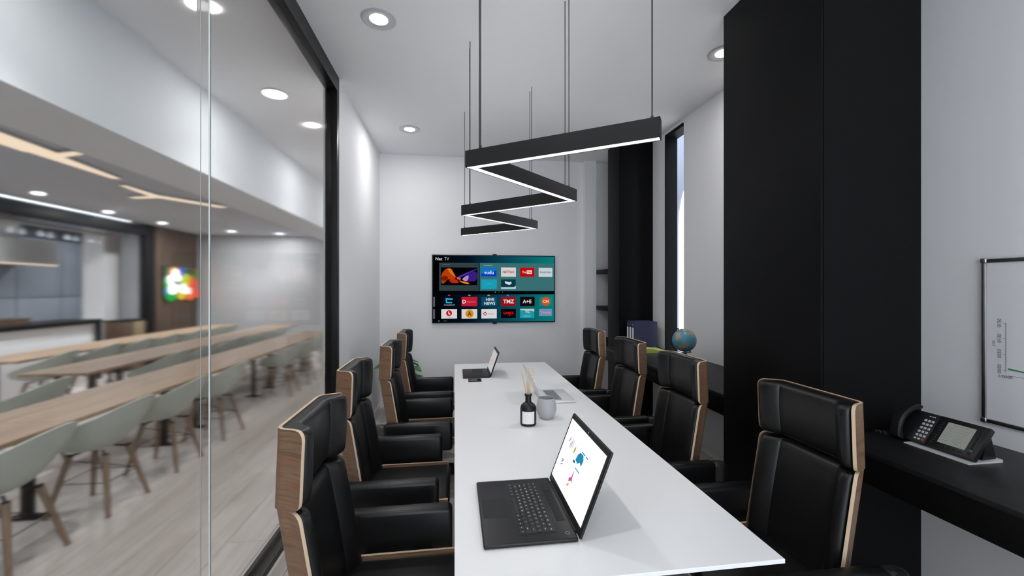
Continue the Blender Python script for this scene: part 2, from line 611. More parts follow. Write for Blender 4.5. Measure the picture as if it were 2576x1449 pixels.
for k, (x, y) in enumerate([(-5.63, 6.5), (-5.83, 7.93), (-5.76, 9.13), (-5.04, 10.25), (-4.12, 10.54), (-5.6, 4.9), (-4.4, 3.0), (-4.4, .8), (-7.3, 7.6), (-7.3, 9.9), (-7.3, 5.0)]):
    downlight(x, y, 2.9, 'small bright canteen downlight, ' + ['first of the row above the kitchen beam from the left', 'second of the row above the kitchen beam', 'above the corner post of the kitchen', 'above the wood panelling', 'above the canteen end wall', 'above the near end of the kitchen counter', 'over the canteen walkway', 'by the canteen rear wall', 'inside the kitchen over the counter', 'inside the kitchen by the white column', 'inside the kitchen, nearest'][k],
              CAFE_SPOT, CAFE_GLOW, M['lamp_cafe'], ro=.085, ri=.062, group='downlights in the canteen ceiling', glow_col=(.95, .975, 1))

# ------------------------------------------------------------------ zigzag pendant
t = thing('zigzag_pendant_light', 'black zigzag linear pendant lamp hanging over the white table, lit underneath', 'pendant light', (.4, 2.8, CEIL))
ZB, BH, BW = 2.137, .074, .040
zz = [(.735, 1.405), (.078, 1.862), (.722, 2.49), (.078, 3.09), (.720, 3.70), (.078, 4.285)]
zz = [Vector((a - .4, b - 2.8, 0)) for a, b in zz]
zb, zt = ZB - CEIL, ZB + BH - CEIL
def miter(i, off):
    p = zz[i]
    if i == 0 or i == len(zz) - 1:
        d = (zz[1] - zz[0]) if i == 0 else (zz[-1] - zz[-2])
        d.normalize()
        return p + Vector((-d.y, d.x, 0)) * off
    d0 = (p - zz[i - 1]).normalized(); d1 = (zz[i + 1] - p).normalized()
    n0 = Vector((-d0.y, d0.x, 0)); n1 = Vector((-d1.y, d1.x, 0))
    b = (n0 + n1).normalized()
    return p + b * (off / b.dot(n0))
for i in range(len(zz) - 1):
    h = BW / 2
    L = [miter(i, h), miter(i + 1, h), miter(i + 1, -h), miter(i, -h)]
    mb = MB()
    # open-bottomed channel: top, two sides
    s = .0035
    Li = [miter(i, h - s), miter(i + 1, h - s), miter(i + 1, -h + s), miter(i, -h + s)]
    up = Vector((0, 0, 1))
    mb.prism([p + up * (zb + .008) for p in L], up * (zt - zb - .024))
    mb.prism([L[0] + up * (zt - .016), L[1] + up * (zt - .016), Li[1] + up * (zt - .016), Li[0] + up * (zt - .016)], up * .016)
    mb.prism([L[2] + up * (zt - .016), L[3] + up * (zt - .016), Li[3] + up * (zt - .016), Li[2] + up * (zt - .016)], up * .016)
    mb.prism([L[0] + up * zb, L[1] + up * zb, Li[1] + up * zb, Li[0] + up * zb], up * .008)
    mb.prism([L[2] + up * zb, L[3] + up * zb, Li[3] + up * zb, Li[2] + up * zb], up * .008)
    if i == 0:
        d = (zz[1] - zz[0]).normalized() * s
        mb.prism([L[0] + up * zb, L[0] + up * zb + d, L[3] + up * zb + d, L[3] + up * zb], up * .008)
        mb.prism([L[0] + up * (zt - .016), L[0] + up * (zt - .016) + d, L[3] + up * (zt - .016) + d, L[3] + up * (zt - .016)], up * .016)
    if i == len(zz) - 2:
        d = (zz[-2] - zz[-1]).normalized() * s
        for q0, q1 in ((zb, .008), (zt - .016, .016)):
            mb.prism([L[1] + up * q0, L[1] + up * q0 + d, L[2] + up * q0 + d, L[2] + up * q0], up * q1)
    bar = mb.obj('light_bar', M['dark'], t)
    Ls = [p.copy() for p in Li]
    e_ = (zz[i + 1] - zz[i]).normalized() * (s * 1.02)
    if i == 0:
        Ls[0] += e_; Ls[3] += e_
    if i == len(zz) - 2:
        Ls[1] -= e_; Ls[2] -= e_
    m2 = MB()
    m2.prism([p + up * (zb + .0015) for p in Ls], up * .006)
    m2.obj('light_strip', M['strip'], bar, label='glowing white strip under the bar')
    m3 = MB()  # extra strip added above each bar as ceiling fill light
    m3.prism([p + up * (zt - .0155) for p in Ls], up * .004)
    m3.obj('added_fill_strip', M['ceiling_fill'], bar, label='added glowing strip on top that brightens the ceiling')
for i, p in enumerate(zz):
    offs = [(-.008, .02)] if i in (0,) else ([(0, -.02)] if i == 5 else [(-.012, -.05), (-.012, .05)])
    for dx, dy in offs:
        sgn = 1 if i % 2 else -1
        q = p + Vector((sgn * .035, dy * .9, 0)) if i not in (0, 5) else p + (zz[1] - zz[0]).normalized() * .03 * (1 if i == 0 else -1)
        mb = MB().cyl((q.x, q.y, zt - .002), (q.x, q.y, 0), .0026, n=8)
        mb.lathe([(0, 0), (.006, 0), (.006, .012), (0, .012)], (q.x, q.y, zt), 10)
        mb.obj('suspension_wire', M['wire'], t)

# ------------------------------------------------------------------ television
TVX0, TVX1, TVZ0, TVZ1 = -.302, 1.406, 1.12, 2.054
tv = thing('television', 'wide black television on the far wall showing rows of app tiles', 'television', (0, YF, 0))
TY = -.034
mb = MB().box((TVX0, TY, TVZ0), (TVX1, -.006, TVZ1), .004)
mb.obj('casing', M['dark'], tv)
for z0, z1 in ((TVZ1 - .004, TVZ1 + .016), (TVZ0 - .018, TVZ0 + .004)):
    MB().box((.525, -.03, z0), (.58, -.004, z1), .003).obj('mounting_tab', M['dark'], tv)
MB().box((.2, -.008, 1.35), (.9, 0, 1.8)).obj('wall_bracket', M['dark'], tv)
W_, H_ = TVX1 - TVX0, TVZ1 - TVZ0
b_ = .014
SX0, SX1, SZ0, SZ1 = TVX0 + b_, TVX1 - b_, TVZ0 + b_, TVZ1 - b_
def grad_screen():
    m = bpy.data.materials.new('tv menu backdrop')
    m.use_nodes = True
    tn = m.node_tree
    tn.nodes.clear()
    o = tn.nodes.new('ShaderNodeOutputMaterial'); e = tn.nodes.new('ShaderNodeEmission')
    tc = tn.nodes.new('ShaderNodeTexCoord'); sp = tn.nodes.new('ShaderNodeSeparateXYZ')
    cr = tn.nodes.new('ShaderNodeValToRGB')
    el = cr.color_ramp.elements
    el[0].position = .02; el[0].color = (*s2l(1, 3, 6), 1)
    el[1].position = 1; el[1].color = (*s2l(10, 130, 128), 1)
    for p, c in ((.3, (4, 20, 34)), (.6, (8, 72, 92))):
        k = el.new(p); k.color = (*s2l(*c), 1)
    tn.links.new(tc.outputs['Generated'], sp.inputs[0])
    tn.links.new(sp.outputs[0], cr.inputs[0])
    tn.links.new(cr.outputs[0], e.inputs[0]); e.inputs[1].default_value = .85
    tn.links.new(e.outputs[0], o.inputs[0])
    return m
MB().box((SX0, TY - .0012, SZ0), (SX1, TY + .002, SZ1)).obj('screen', grad_screen(), tv, label='dark to teal glowing screen')
LAY = [0]
def tvp(fx, fy):
    """pixel of the zoomed screen -> position on the panel"""
    u = (fx - 215) / 1788
    top = 235 + 22 * u; bot = 1240 - 22 * u
    w = (fy - top) / (bot - top)
    return TVX0 + u * W_, TVZ1 - w * H_
def tvbox(x0, y0, x1, y1, d=.0022, dep=.0012):
    a, c = tvp(x0, y0); b, e = tvp(x1, y1)
    return (min(a, b), TY - d - dep, min(c, e)), (max(a, b), TY - d + .0004, max(c, e))
def tile(x0, y0, x1, y1, col, name='app_tile', d=.0022, k=.85):
    lo, hi = tvbox(x0, y0, x1, y1, d)
    return MB().box(lo, hi).obj(name, lit('tile light', *col, k), tv)
TVROT = Matrix.Rotation(R(90), 4, 'X')
def logo(par, s, fx, fy, size, col, d=.0045, align='CENTER', name='tile_logo', sx=1.0, k=.9):
    a, c = tvp(fx, fy)
    m = Matrix.Translation((a, TY - d, c)) @ TVROT @ Matrix.Diagonal((sx, 1, 1, 1))
    MB().text(s, size, m, .001, align, .022 if .025 < size and s not in ('TV', 'Net') else .010 if s == 'Net' else 0).obj(name, lit('logo light', *col, k), par, smooth=0)
def disc(par, fx, fy, r, col, d=.0040, r_in=0, name='tile_logo', n=28, sx=1, k=.9):
    a, c = tvp(fx, fy)
    mb = MB()
    pr = [(r, 0), (r, .0008), (r_in, .0008), (r_in, 0), (r, 0)] if r_in else [(0, 0), (r, 0), (r, .0008), (0, .0008)]
    mb.X = Matrix.Translation((a, TY - d, c)) @ Matrix.Rotation(R(90), 4, 'X') @ Matrix.Diagonal((sx, 1, 1, 1))
    mb.lathe(pr, n=n)
    mb.obj(name, lit('logo light', *col, k), par)
def shape(par, pts, col, d=.0040, name='tile_logo', k=.9):
    mb = MB()
    if par is pic:                           # soft outlines for the photograph on the menu
        for _ in range(2):
            pts = [q for a, b in zip(pts, pts[1:] + pts[:1]) for q in ((a[0] * .75 + b[0] * .25, a[1] * .75 + b[1] * .25), (a[0] * .25 + b[0] * .75, a[1] * .25 + b[1] * .75))]
    loop = [(tvp(*p)[0], TY - d, tvp(*p)[1]) for p in pts]
    mb.prism(loop, (0, -.0008, 0))
    mb.obj(name, lit('logo light', *col, k), par)
logo(tv, 'Net', 262, 300, .058, (225, 225, 225), .003, 'LEFT', 'menu_heading')
logo(tv, 'TV', 388, 300, .062, (190, 190, 190), .003, 'LEFT', 'menu_heading', .85)
pic = None
p1 = tile(315, 355, 880, 765, (52, 68, 72), 'menu_panel', .0013)
p2 = tile(893, 360, 1985, 765, (60, 118, 122), 'menu_panel', .0013)
tile(230, 770, 1990, 815, (2, 6, 10), 'menu_band', .0013)
pic = tile(340, 422, 856, 682, (3, 2, 8), 'preview_picture')
shape(pic, [(345, 660), (345, 520), (400, 450), (450, 430), (490, 445), (505, 480), (560, 570), (520, 600), (440, 590), (380, 660)], (190, 62, 8))
shape(pic, [(430, 440), (490, 445), (505, 490), (560, 570), (500, 540), (450, 480)], (226, 120, 24), .0046)
shape(pic, [(345, 560), (420, 540), (450, 590), (400, 620), (345, 615)], (120, 30, 6), .0046)
shape(pic, [(450, 600), (520, 580), (600, 630), (580, 655), (480, 650)], (205, 40, 10))
shape(pic, [(590, 610), (640, 625), (740, 645), (742, 668), (690, 665), (620, 640)], (226, 140, 18))
shape(pic, [(560, 560), (850, 440), (855, 450), (720, 520), (600, 580)], (70, 50, 170))
shape(pic, [(630, 590), (760, 500), (850, 470), (855, 630), (700, 630)], (60, 30, 130))
shape(pic, [(630, 592), (740, 520), (720, 625), (670, 622)], (190, 140, 210), .0046)
shape(pic, [(545, 575), (590, 560), (630, 590), (600, 612)], (225, 90, 90), .0046)
logo(p1, 'now showing', 410, 380, .018, (130, 150, 150), .003)
logo(p2, 'recommended', 1010, 393, .020, (190, 205, 200), .003)
tx = [(345, 565), (632, 855), (915, 1135), (1200, 1417), (1480, 1693), (1760, 1960)]
q = tile(912, 423, 1135, 558, (18, 120, 205)); logo(q, 'vudu', 1026, 500, .070, (215, 235, 250))
shape(q, [(912, 520), (1133, 470), (1133, 556), (912, 556)], (8, 60, 200), .0032)
q = tile(1200, 425, 1417, 560, (226, 226, 226)); logo(q, 'NETFLIX', 1308, 493, .046, (190, 20, 28), sx=.95)
q = tile(1478, 427, 1693, 562, (205, 8, 12)); shape(q, [(1578, 466), (1656, 468), (1656, 522), (1578, 522)], (235, 225, 225)); logo(q, 'You', 1541, 494, .044, (235, 220, 220), sx=.8); logo(q, 'Tube', 1617, 494, .040, (205, 8, 12), .0055, sx=.75)
q = tile(1755, 430, 1962, 562, (214, 222, 226)); logo(q, 'PANDORA', 1858, 498, .036, (60, 130, 165), sx=.95)
q = tile(915, 598, 1138, 738, (28, 168, 194)); logo(q, 'twitter', 1025, 660, .026, (60, 185, 205))
q = tile(1200, 598, 1415, 738, (8, 62, 76)); shape(q, [(1255, 625), (1320, 640), (1350, 632), (1352, 662), (1318, 680), (1258, 655)], (225, 230, 230)); shape(q, [(1200, 712), (1385, 712), (1415, 692), (1415, 738), (1200, 738)], (190, 215, 215))
for i, (c, fx) in enumerate((((190, 190, 200), 1116), ((150, 60, 50), 1170), ((170, 80, 60), 1224))):
    disc(tv, fx, 785, .006, c, .003, name='page_dot', n=10)
for c, fx in (((210, 40, 40), 455), ((40, 190, 140), 743), ((200, 170, 40), 1020), ((60, 140, 200), 1298)):
    shape(tv, [(fx - 18, 838), (fx + 18, 838), (fx + 12, 822), (fx - 12, 822)], c, .003, 'colour_marker')
q = tile(345, 858, 565, 990, (6, 10, 18))
shape(q, [(405, 868), (505, 875), (505, 898), (425, 892), (428, 925), (502, 925), (495, 945), (410, 945)], (40, 180, 215)); logo(q, 'Crunchyroll', 458, 970, .030, (150, 160, 175))
q = tile(632, 855, 856, 988, (208, 28, 58)); logo(q, 'D', 668, 925, .070, (240, 235, 235)); logo(q, 'dailymotion', 768, 925, .030, (190, 120, 120), sx=.85)
q = tile(915, 855, 1137, 988, (16, 78, 112)); logo(q, 'HIVE', 1040, 893, .056, (225, 232, 236)); logo(q, 'NEWS', 1034, 950, .056, (225, 232, 236))
q = tile(1200, 855, 1417, 987, (160, 18, 22)); logo(q, 'TMZ', 1310, 922, .074, (238, 232, 230))
q = tile(1480, 853, 1695, 987, (22, 8, 12)); logo(q, 'A+E', 1584, 922, .070, (226, 226, 230))
q = tile(1762, 855, 1960, 985, (24, 134, 130)); disc(q, 1862, 918, .062, (215, 84, 24)); logo(q, 'CH', 1860, 920, .060, (245, 235, 225), .0055)
q = tile(345, 1032, 567, 1167, (226, 226, 228)); disc(q, 455, 1090, .040, (205, 16, 34)); shape(q, [(442, 1066), (455, 1066), (458, 1092), (476, 1100), (470, 1112), (446, 1104)], (240, 235, 235), .005); logo(q, 'vodafone', 455, 1147, .022, (190, 40, 50))
q = tile(632, 1032, 855, 1167, (230, 226, 218)); disc(q, 745, 1098, .056, (222, 146, 32)); logo(q, 'A', 745, 1100, .092, (90, 62, 22), .0055, sx=.8)
q = tile(915, 1030, 1137, 1165, (230, 228, 230)); shape(q, [(968, 1066), (1000, 1098), (968, 1130), (936, 1098)], (198, 24, 48)); disc(q, 968, 1098, .013, (230, 228, 230), .005, n=14); logo(q, 'FilmOn', 1058, 1100, .030, (165, 165, 170))
q = tile(1200, 1028, 1417, 1160, (12, 4, 6)); logo(q, 'GAMER', 1306, 1090, .046, (210, 24, 34)); shape(q, [(1300, 1112), (1345, 1112), (1328, 1128)], (200, 24, 34))
q = tile(1480, 1026, 1690, 1160, (34, 160, 176)); shape(q, [(1480, 1026), (1690, 1026), (1690, 1066), (1640, 1052), (1480, 1046)], (200, 205, 200)); logo(q, 'TC', 1588, 1072, .048, (235, 245, 245), .0055); logo(q, 'collections', 1580, 1130, .024, (190, 225, 228))
q = tile(1762, 1026, 1955, 1130, (120, 150, 190)); logo(q, 'Tunney', 1858, 1078, .050, (205, 150, 195))
for y0, y1 in ((855, 995), (1032, 1170)):
    tile(232, y0, 256, y1, (92, 98, 116), 'side_tab')
logo(tv, 'back', 400, 1203, .022, (90, 130, 150), .003, name='menu_hint'); disc(tv, 312, 1204, .010, (60, 130, 150), .003, name='menu_hint')

# ------------------------------------------------------------------ conference table
TT = .75
tb = thing('conference_table', 'long white conference table with eight leather chairs around it', 'table', (.514, 2.923, 0))
MB().box((-.514, -1.752, TT - .014), (.514, 1.754, TT), .0015, 1).obj('tabletop', M['tabletop'], tb)
for y in (-.95, .95):
    MB().box((-.20, y - .03, .02), (.20, y + .03, TT - .06), .004).obj('leg', M['dark'], tb)
    MB().box((-.26, y - .05, 0), (.26, y + .05, .02), .004).obj('foot_plate', M['dark'], tb)
MB().box((-.26, -1.2, TT - .06), (.26, 1.2, TT - .014)).obj('under_frame', M['dark'], tb)

# ------------------------------------------------------------------ leather chairs
def plan(front, half, rear, rw, rc):
    """half of the shell's plan from the wing's front edge round to the centre of the back (y >= 0)"""
    p = [Vector((front, half))]
    for a in range(0, 91, 15):
        p.append(Vector((rear + rc - rc * math.sin(R(a)), rw + rc * math.cos(R(a)) * 1.0)))
    p.append(Vector((rear, rw * .5)))
    p.append(Vector((rear, 0)))
    return p

def resample(p, n, least=0):
    L = [0]
    for a, b in zip(p, p[1:]):
        L.append(L[-1] + (b - a).length)
    out = []
    for i in range(n):
        s = max(least, L[-1] * i / (n - 1))
        k = max(j for j in range(len(L)) if L[j] <= s + 1e-9)
        k = min(k, len(p) - 2)
        f = (s - L[k]) / max(1e-9, L[k + 1] - L[k])
        out.append(p[k].lerp(p[k + 1], f))
    return out, L[-1]

def shell(zs, dxs, front=-.172, half=.257, rear=-.270, rw=.182, rc=.045, th=.012, rnd=.03):
    """bent plywood channel: rows at heights zs shifted by dxs; wing corners rounded"""
    base = plan(front, half, rear, rw, rc)
    rows_o, rows_i = [], []
    N = 19
    for z, dx in zip(zs, dxs):
        e = min(z - zs[0], zs[-1] - z)
        cut = 0
        if e < rnd:
            cut = rnd - math.sqrt(max(0, rnd * rnd - (rnd - e) ** 2))
        h, _ = resample(base, N, cut)
        full = h + [Vector((p.x, -p.y)) for p in reversed(h[:-1])]
        # inward normals
        n = []
        for i in range(len(full)):
            a, b, k = full[max(0, i - 1)], full[min(len(full) - 1, i + 1)], 2
            while (b - a).length < 1e-4:
                a, b, k = full[max(0, i - k)], full[min(len(full) - 1, i + k)], k + 1
            d = (b - a).normalized()
            n.append(Vector((-d.y, d.x)))
        c = Vector((.0, 0))
        inn = []
        for p, q in zip(full, n):
            s = 1 if q.dot(c - p) > 0 else -1
            inn.append(p + q * s * th)
        rows_o.append([(p.x + dx, p.y, z) for p in full])
        rows_i.append([(p.x + dx, p.y, z) for p in inn])
    mb = MB()
    mb.mi = 0
    mb.grid(rows_o)
    mb.grid(rows_i)
    mb.mi = 1
    mb.grid([rows_o[0], rows_i[0]])
    mb.grid([rows_o[-1], rows_i[-1]])
    mb.grid([[r[0] for r in rows_o], [r[0] for r in rows_i]])
    mb.grid([[r[-1] for r in rows_o], [r[-1] for r in rows_i]])
    bmesh.ops.remove_doubles(mb.bm, verts=mb.bm.verts[:], dist=1e-5)
    return mb

def inner_x(y, front, rear, rw=.182, rc=.045, th=.012):
    """x of the shell's inner face at distance y from the middle"""
    y = abs(y)
    r = rc - th
    if y <= rw:
        return rear + th
    if y <= rw + r:
        return rear + rc - math.sqrt(max(0, r * r - (y - rw) ** 2))
    k = (y - rw - r) / max(1e-6, .257 - th * .9 - rw - r)
    return rear + rc + (front - rear - rc) * min(1, k)

def cushion(z0, z1, dxf, wing=.116, centre=.066, rear=-.270, front=-.172, hw=.2375, r=.022):
    """padded back: flat centre, two raised side panels with seams, soft top and bottom"""
    ys = [-1, -.985, -.955, -.90, -.82, -.74, -.655, -.63, -.605, -.5, -.25, 0, .25, .5, .605, .63, .655, .74, .82, .90, .955, .985, 1]
    def depth(t):
        a = abs(t)
        if a < .60:
            d = centre - .004 * (a / .6) ** 2
        elif a < .74:
            d = centre + (wing - centre) * .55 * (a - .60) / .14
        elif a < .88:
            d = centre + (wing - centre) * (.55 + .45 * math.sin((a - .74) / .14 * math.pi / 2))
        else:
            d = wing - .022 * ((a - .88) / .12) ** 3
        if abs(a - .63) < .012:
            d -= .006
        return d
    rows, back = [], []
    us = [0, .012, .04, .09, .2, .35, .5, .65, .8, .91, .96, .988, 1]
    for u in us:
        z = z0 + (z1 - z0) * u
        e = min(z - z0, z1 - z)
        sh = 0 if e > r else r - math.sqrt(max(0, r * r - (r - e) ** 2))
        bulge = .006 * math.sin(math.pi * u)
        row, bk = [], []
        for t in ys:
            y = t * (hw - sh * .2)
            xb = inner_x(y, front, rear) + .001
            row.append((max(xb + .002, rear + depth(t) + bulge - sh * 1.1) + dxf(z), y, z))
            bk.append((xb + dxf(z), y, z))
        rows.append(row)
        back.append(bk)
    mb = MB()
    mb.grid(rows)
    mb.grid(back)
    mb.grid([rows[0], back[0]])
    mb.grid([rows[-1], back[-1]])
    mb.grid([[r_[0] for r_ in rows], [b[0] for b in back]])
    mb.grid([[r_[-1] for r_ in rows], [b[-1] for b in back]])
    bmesh.ops.remove_doubles(mb.bm, verts=mb.bm.verts[:], dist=1e-6)
    return mb

def lean(z):
    """shift of the back with height: upright head, lower back slanting forward towards the seat"""
    if z > .893:
        return -.010 * (1.147 - z) / .25 + .0
    return -.004 + (.887 - z) * .165

def make_chair():
    t = thing('conference_chair', 'chair', 'chair', (0, 0, 0), 0, 'leather conference chairs with walnut shells')
    zs = [.893, .896, .902, .91, .925, .96, 1.02, 1.08, 1.118, 1.132, 1.140, 1.146, 1.149]
    shell(zs, [lean(z + .001) for z in zs]).obj('headrest_shell', [M['veneer'], M['ply']], t, label='walnut veneer shell with pale plywood edge')
    cushion(.898, 1.146, lambda z: lean(max(z, .894))).obj('headrest', M['leather'], t)
    zs = [.40, .404, .412, .43, .5, .6, .7, .8, .86, .872, .88, .885, .888]
    shell(zs, [lean(z) for z in zs], front=-.182).obj('back_shell', [M['veneer'], M['ply']], t, label='walnut veneer shell with pale plywood edge')
    cushion(.405, .884, lean, wing=.106, centre=.060, front=-.182).obj('backrest', M['leather'], t)
    # seat: ply channel lying flat, with its pad inside
    rows_o, rows_i = [], []
    pr = [(.258, .432), (.256, .405), (.245, .380), (.22, .366), (.1, .362), (0, .362)]
    full = pr + [(-a, b) for a, b in reversed(pr[:-1])]
    mb = MB()
    xs = [-.24, -.2, 0, .2, .30, .325, .335]
    for x in xs:
        k = max(0, (x - .30) / .035) * .02
        rows_o.append([(x, a * (1 - k), b - k * .2 if b > .37 else b) for a, b in full])
        rows_i.append([(x, a * (1 - k) * .95, (b + .012) if abs(a) < .25 else b) for a, b in full])
    mb.mi = 0
    mb.grid(rows_o); mb.grid(rows_i)
    mb.mi = 1
    mb.grid([[r[0] for r in rows_o], [r[0] for r in rows_i]])
    mb.grid([[r[-1] for r in rows_o], [r[-1] for r in rows_i]])
    mb.grid([rows_o[0], rows_i[0]]); mb.grid([rows_o[-1], rows_i[-1]])
    mb.obj('seat_shell', [M['veneer'], M['ply']], t, label='walnut veneer seat shell with pale plywood edge')
    MB().box((-.19, -.232, .375), (.345, .232, .428), .024, 3).obj('seat', M['leather'], t)
    for s in (-1, 1):
        y0, y1 = sorted((s * .300, s * .372))
        arm = MB().box((-.215, y0, .372), (.29, y1, .588), .022, 3).obj('armrest', M['leather'], t)
        MB().box((-.29, y0 + .004, .40), (-.205, y1 - .004, .582), .02, 3).obj('arm_bracket', M['smoke'], arm, label='smoky translucent rear end of the armrest')
        yb = sorted((s * .25, s * .305))
        MB().box((-.10, yb[0], .385), (.02, yb[1], .41), .004).box((.12, yb[0], .385), (.2, yb[1], .41), .004).obj('arm_support', M['dark'], arm)
    MB().lathe([(0, .10), (.03, .10), (.03, .24), (.022, .24), (.022, .335), (.09, .335), (.09, .362), (0, .362)], n=20).obj('gas_lift', M['chrome'], t)
    for k in range(5):
        a = 2 * math.pi * k / 5 + .3
        d = Vector((math.cos(a), math.sin(a), 0))
        leg = MB().tube([d * .02 + Vector((0, 0, .115)), d * .16 + Vector((0, 0, .10)), d * .31 + Vector((0, 0, .075))], [.024, .02, .015], 8).obj('base_leg', M['dark'], t)
        n = Vector((-d.y, d.x, 0))
        c = d * .30 + Vector((0, 0, .028))
        mb = MB()
        mb.cyl(c - n * .024, c - n * .006, .028, n=16)
        mb.cyl(c + n * .006, c + n * .024, .028, n=16)
        mb.cyl(c - n * .008, c + n * .008, .012, n=10)
        mb.cyl(d * .30 + Vector((0, 0, .03)), d * .30 + Vector((0, 0, .08)), .008, n=8)
        mb.obj('caster', M['dark'], leg)
    return t
ch = make_chair()
ords = ['nearest the camera', 'second from the camera', 'third from the camera', 'farthest from the camera']
LY = [(-.300, 1.634), (-.372, 2.578), (-.305, 3.53), (-.300, 4.455)]
RY = [(1.335, 1.640), (1.288, 2.585), (1.305, 3.447), (1.288, 4.335)]
for i, (x, y) in enumerate(LY):
    lb = 'black leather walnut-backed chair on the glass side of the table, ' + ords[i]
    if i == 0:
        ch.location = (x, y, 0); ch['label'] = lb
    else:
        dup(ch, (x, y, 0), 0, lb)
for i, (x, y) in enumerate(RY):
    dup(ch, (x, y, 0), math.pi, 'black leather walnut-backed chair on the counter side of the table, ' + ords[i])

# ------------------------------------------------------------------ laptops
def laptop(name, label, loc, rz, w, d, lid_h, back, case, keycol, screen, detail):
    """origin at the base's centre; the user sits at -x, the hinge is at +x; back = lid lean in x over its height"""
    t = thing(name, label, 'laptop', loc, rz)
    hd, hw = d / 2, w / 2
    T_ = .016
    MB().box((-hd, -hw, .001), (hd, hw, T_), .006, 3).obj('base', case, t)
    L = math.hypot(back, lid_h)
    ang = math.atan2(back, lid_h)
    lidm = Matrix.Translation((hd + .004, 0, T_ * .6)) @ Matrix.Rotation(ang, 4, 'Y')
    mb = MB(); mb.X = lidm
    mb.box((-.002, -hw, 0), (.008, hw, L), .004, 3)
    lid = mb.obj('lid', case, t)
    mb = MB(); mb.X = lidm
    mb.box((-.0035, -hw + .004, .006), (-.0015, hw - .004, L - .004), .0005, 1)
    mb.obj('bezel', M['dark'] if detail != 'silver' else M['silver'], lid)
    mb = MB(); mb.X = lidm
    sb = .018
    mb.box((-.0045, -hw + sb, .030), (-.003, hw - sb, L - .022))
    scr = mb.obj('screen', screen, lid, label='glowing white screen' if detail == 'full' else 'lit pale screen')
    mb = MB(); mb.X = lidm
    mb.cyl((-.0042, 0, L - .012), (-.003, 0, L - .012), .003, n=12)
    mb.obj('webcam', M['legend'], lid)
    mb = MB().cyl((hd + .001, -hw * .82, T_ * .75), (hd + .001, hw * .82, T_ * .75), .0065, n=12)
    mb.obj('hinge', M['dark'] if detail != 'silver' else M['silver'], t)
    # keyboard well and keys; rows run along y, the first row nearest the user
    kx0, kx1 = -hd + d * .40, -hd + d * .78
    kw = hw * .80
    MB().box((kx0 - .004, -kw - .004, T_ - .001), (kx1 + .004, kw + .004, T_ + .0006)).obj('keyboard_well', M['key'] if detail != 'silver' else keycol, t)
    rows = ['      ', 'ZXCVBNM,./', 'ASDFGHJKL;\'', 'QWERTYUIOP[]', '1234567890-=', '<>^v*#+%&@!?:']
    px = (kx1 - kx0) / 6
    stuff = MB()
    leg = MB()
    for r_, row in enumerate(rows):
        xa = kx0 + r_ * px
        if r_ == 0:
            ws = [1, 1, 1, 1.2, 5.2, 1.2, 1, 1, 1, 1]
            chars = ['fn', 'ct', 'al', 'cm', '', 'cm', 'al', '<', '>', '^']
        elif r_ == 1:
            ws = [2.2] + [1] * 10 + [2.3]; chars = ['shift'] + list(row) + ['shift']
        elif r_ == 2:
            ws = [1.8] + [1] * 11 + [1.7]; chars = ['caps'] + list(row) + ['ret']
        elif r_ == 3:
            ws = [1.5] + [1] * 12 + [1.0]; chars = ['tab'] + list(row) + ['\\']
        elif r_ == 4:
            ws = [1] + [1] * 12 + [1.5]; chars = ['~'] + list(row) + ['del']
        else:
            ws = [1.115] * 13; chars = ['esc'] + ['F%d' % k for k in range(1, 13)]
        tot = sum(ws)
        y = kw
        for wk, c_ in zip(ws, chars):
            ww = 2 * kw * wk / tot
            lo = (xa + .0011, y - ww + .0011, T_ + .0004); hi = (xa + px - .0011, y - .0011, T_ + .0024)
            if detail == 'full':
                MB().box(lo, hi, .0007, 1).obj('key', keycol, t)
                if c_:
                    m = Matrix.Translation(((lo[0] + hi[0]) / 2, (lo[1] + hi[1]) / 2, T_ + .0026)) @ Matrix.Rotation(R(-90), 4, 'Z')
                    leg.text(c_, .0095 if len(c_) == 1 else .006, m, .0003)
            else:
                stuff.box(lo, hi)
            y -= ww
    if detail == 'full':
        o = leg.obj('key_lettering', M['legend'], t, smooth=0, kind='stuff')
    else:
        stuff.obj('keys', M['key'] if detail != 'silver' else M['chrome'], t, smooth=0, kind='stuff')
    # trackpad, as a slightly sunk plate with its own edge
    MB().box((-hd + .012, -w * .15, T_ - .001), (-hd + d * .33, w * .15, T_ + .0004), .0003, 1).obj('trackpad', case, t)
    if detail == 'full':
        # speaker slats behind the keyboard and a round power button
        sp = MB().box((hd - .048, -hw * .52, T_ - .001), (hd - .016, hw * .52, T_ + .0005)).obj('speaker_plate', M['key'], t)
        for k in range(5):
            MB().box((hd - .046 + k * .006, -hw * .51, T_), (hd - .043 + k * .006, hw * .51, T_ + .0022), .0006, 1).obj('speaker_slat', M['dark'], sp)
        MB().lathe([(.0075, 0), (.0075, .0012), (.0060, .0012), (.0060, 0), (.0075, 0)], (hd - .03, -hw * .86, T_), 20).obj('power_button', M['chrome'], t)
        MB().box((.04, -hw - .0006, .006), (.06, -hw + .001, .010)).box((.07, -hw - .0006, .006), (.10, -hw + .001, .010)).obj('side_port', M['key'], t)
    return t, lid, lidm, L, hw
white_scr = emission('white screen', (1, 1, 1), 1.6)
t, lid, lidm, L, hw = laptop('laptop', 'open black laptop with white screen at the near end of the table', (.252, 1.566, TT), 0, .45, .318, .285, .112, M['satin'], M['key'], white_scr, 'full')
def scr_shape(fy, fz, loop, col):
    """a mark on the screen: fy from the far edge (0) to the near (1), fz from the bottom up"""
    mb = MB(); mb.X = lidm
    pts = []
    for a, b in loop:
        y = (hw - .018) - (2 * hw - .036) * (fy + a); z = .03 + (L - .052) * (fz + b)
        pts.append((-.0052, y, z))
    mb.prism(pts, (.0004, 0, 0))
    mb.obj('screen_mark', lit('screen mark light', *col), lid)
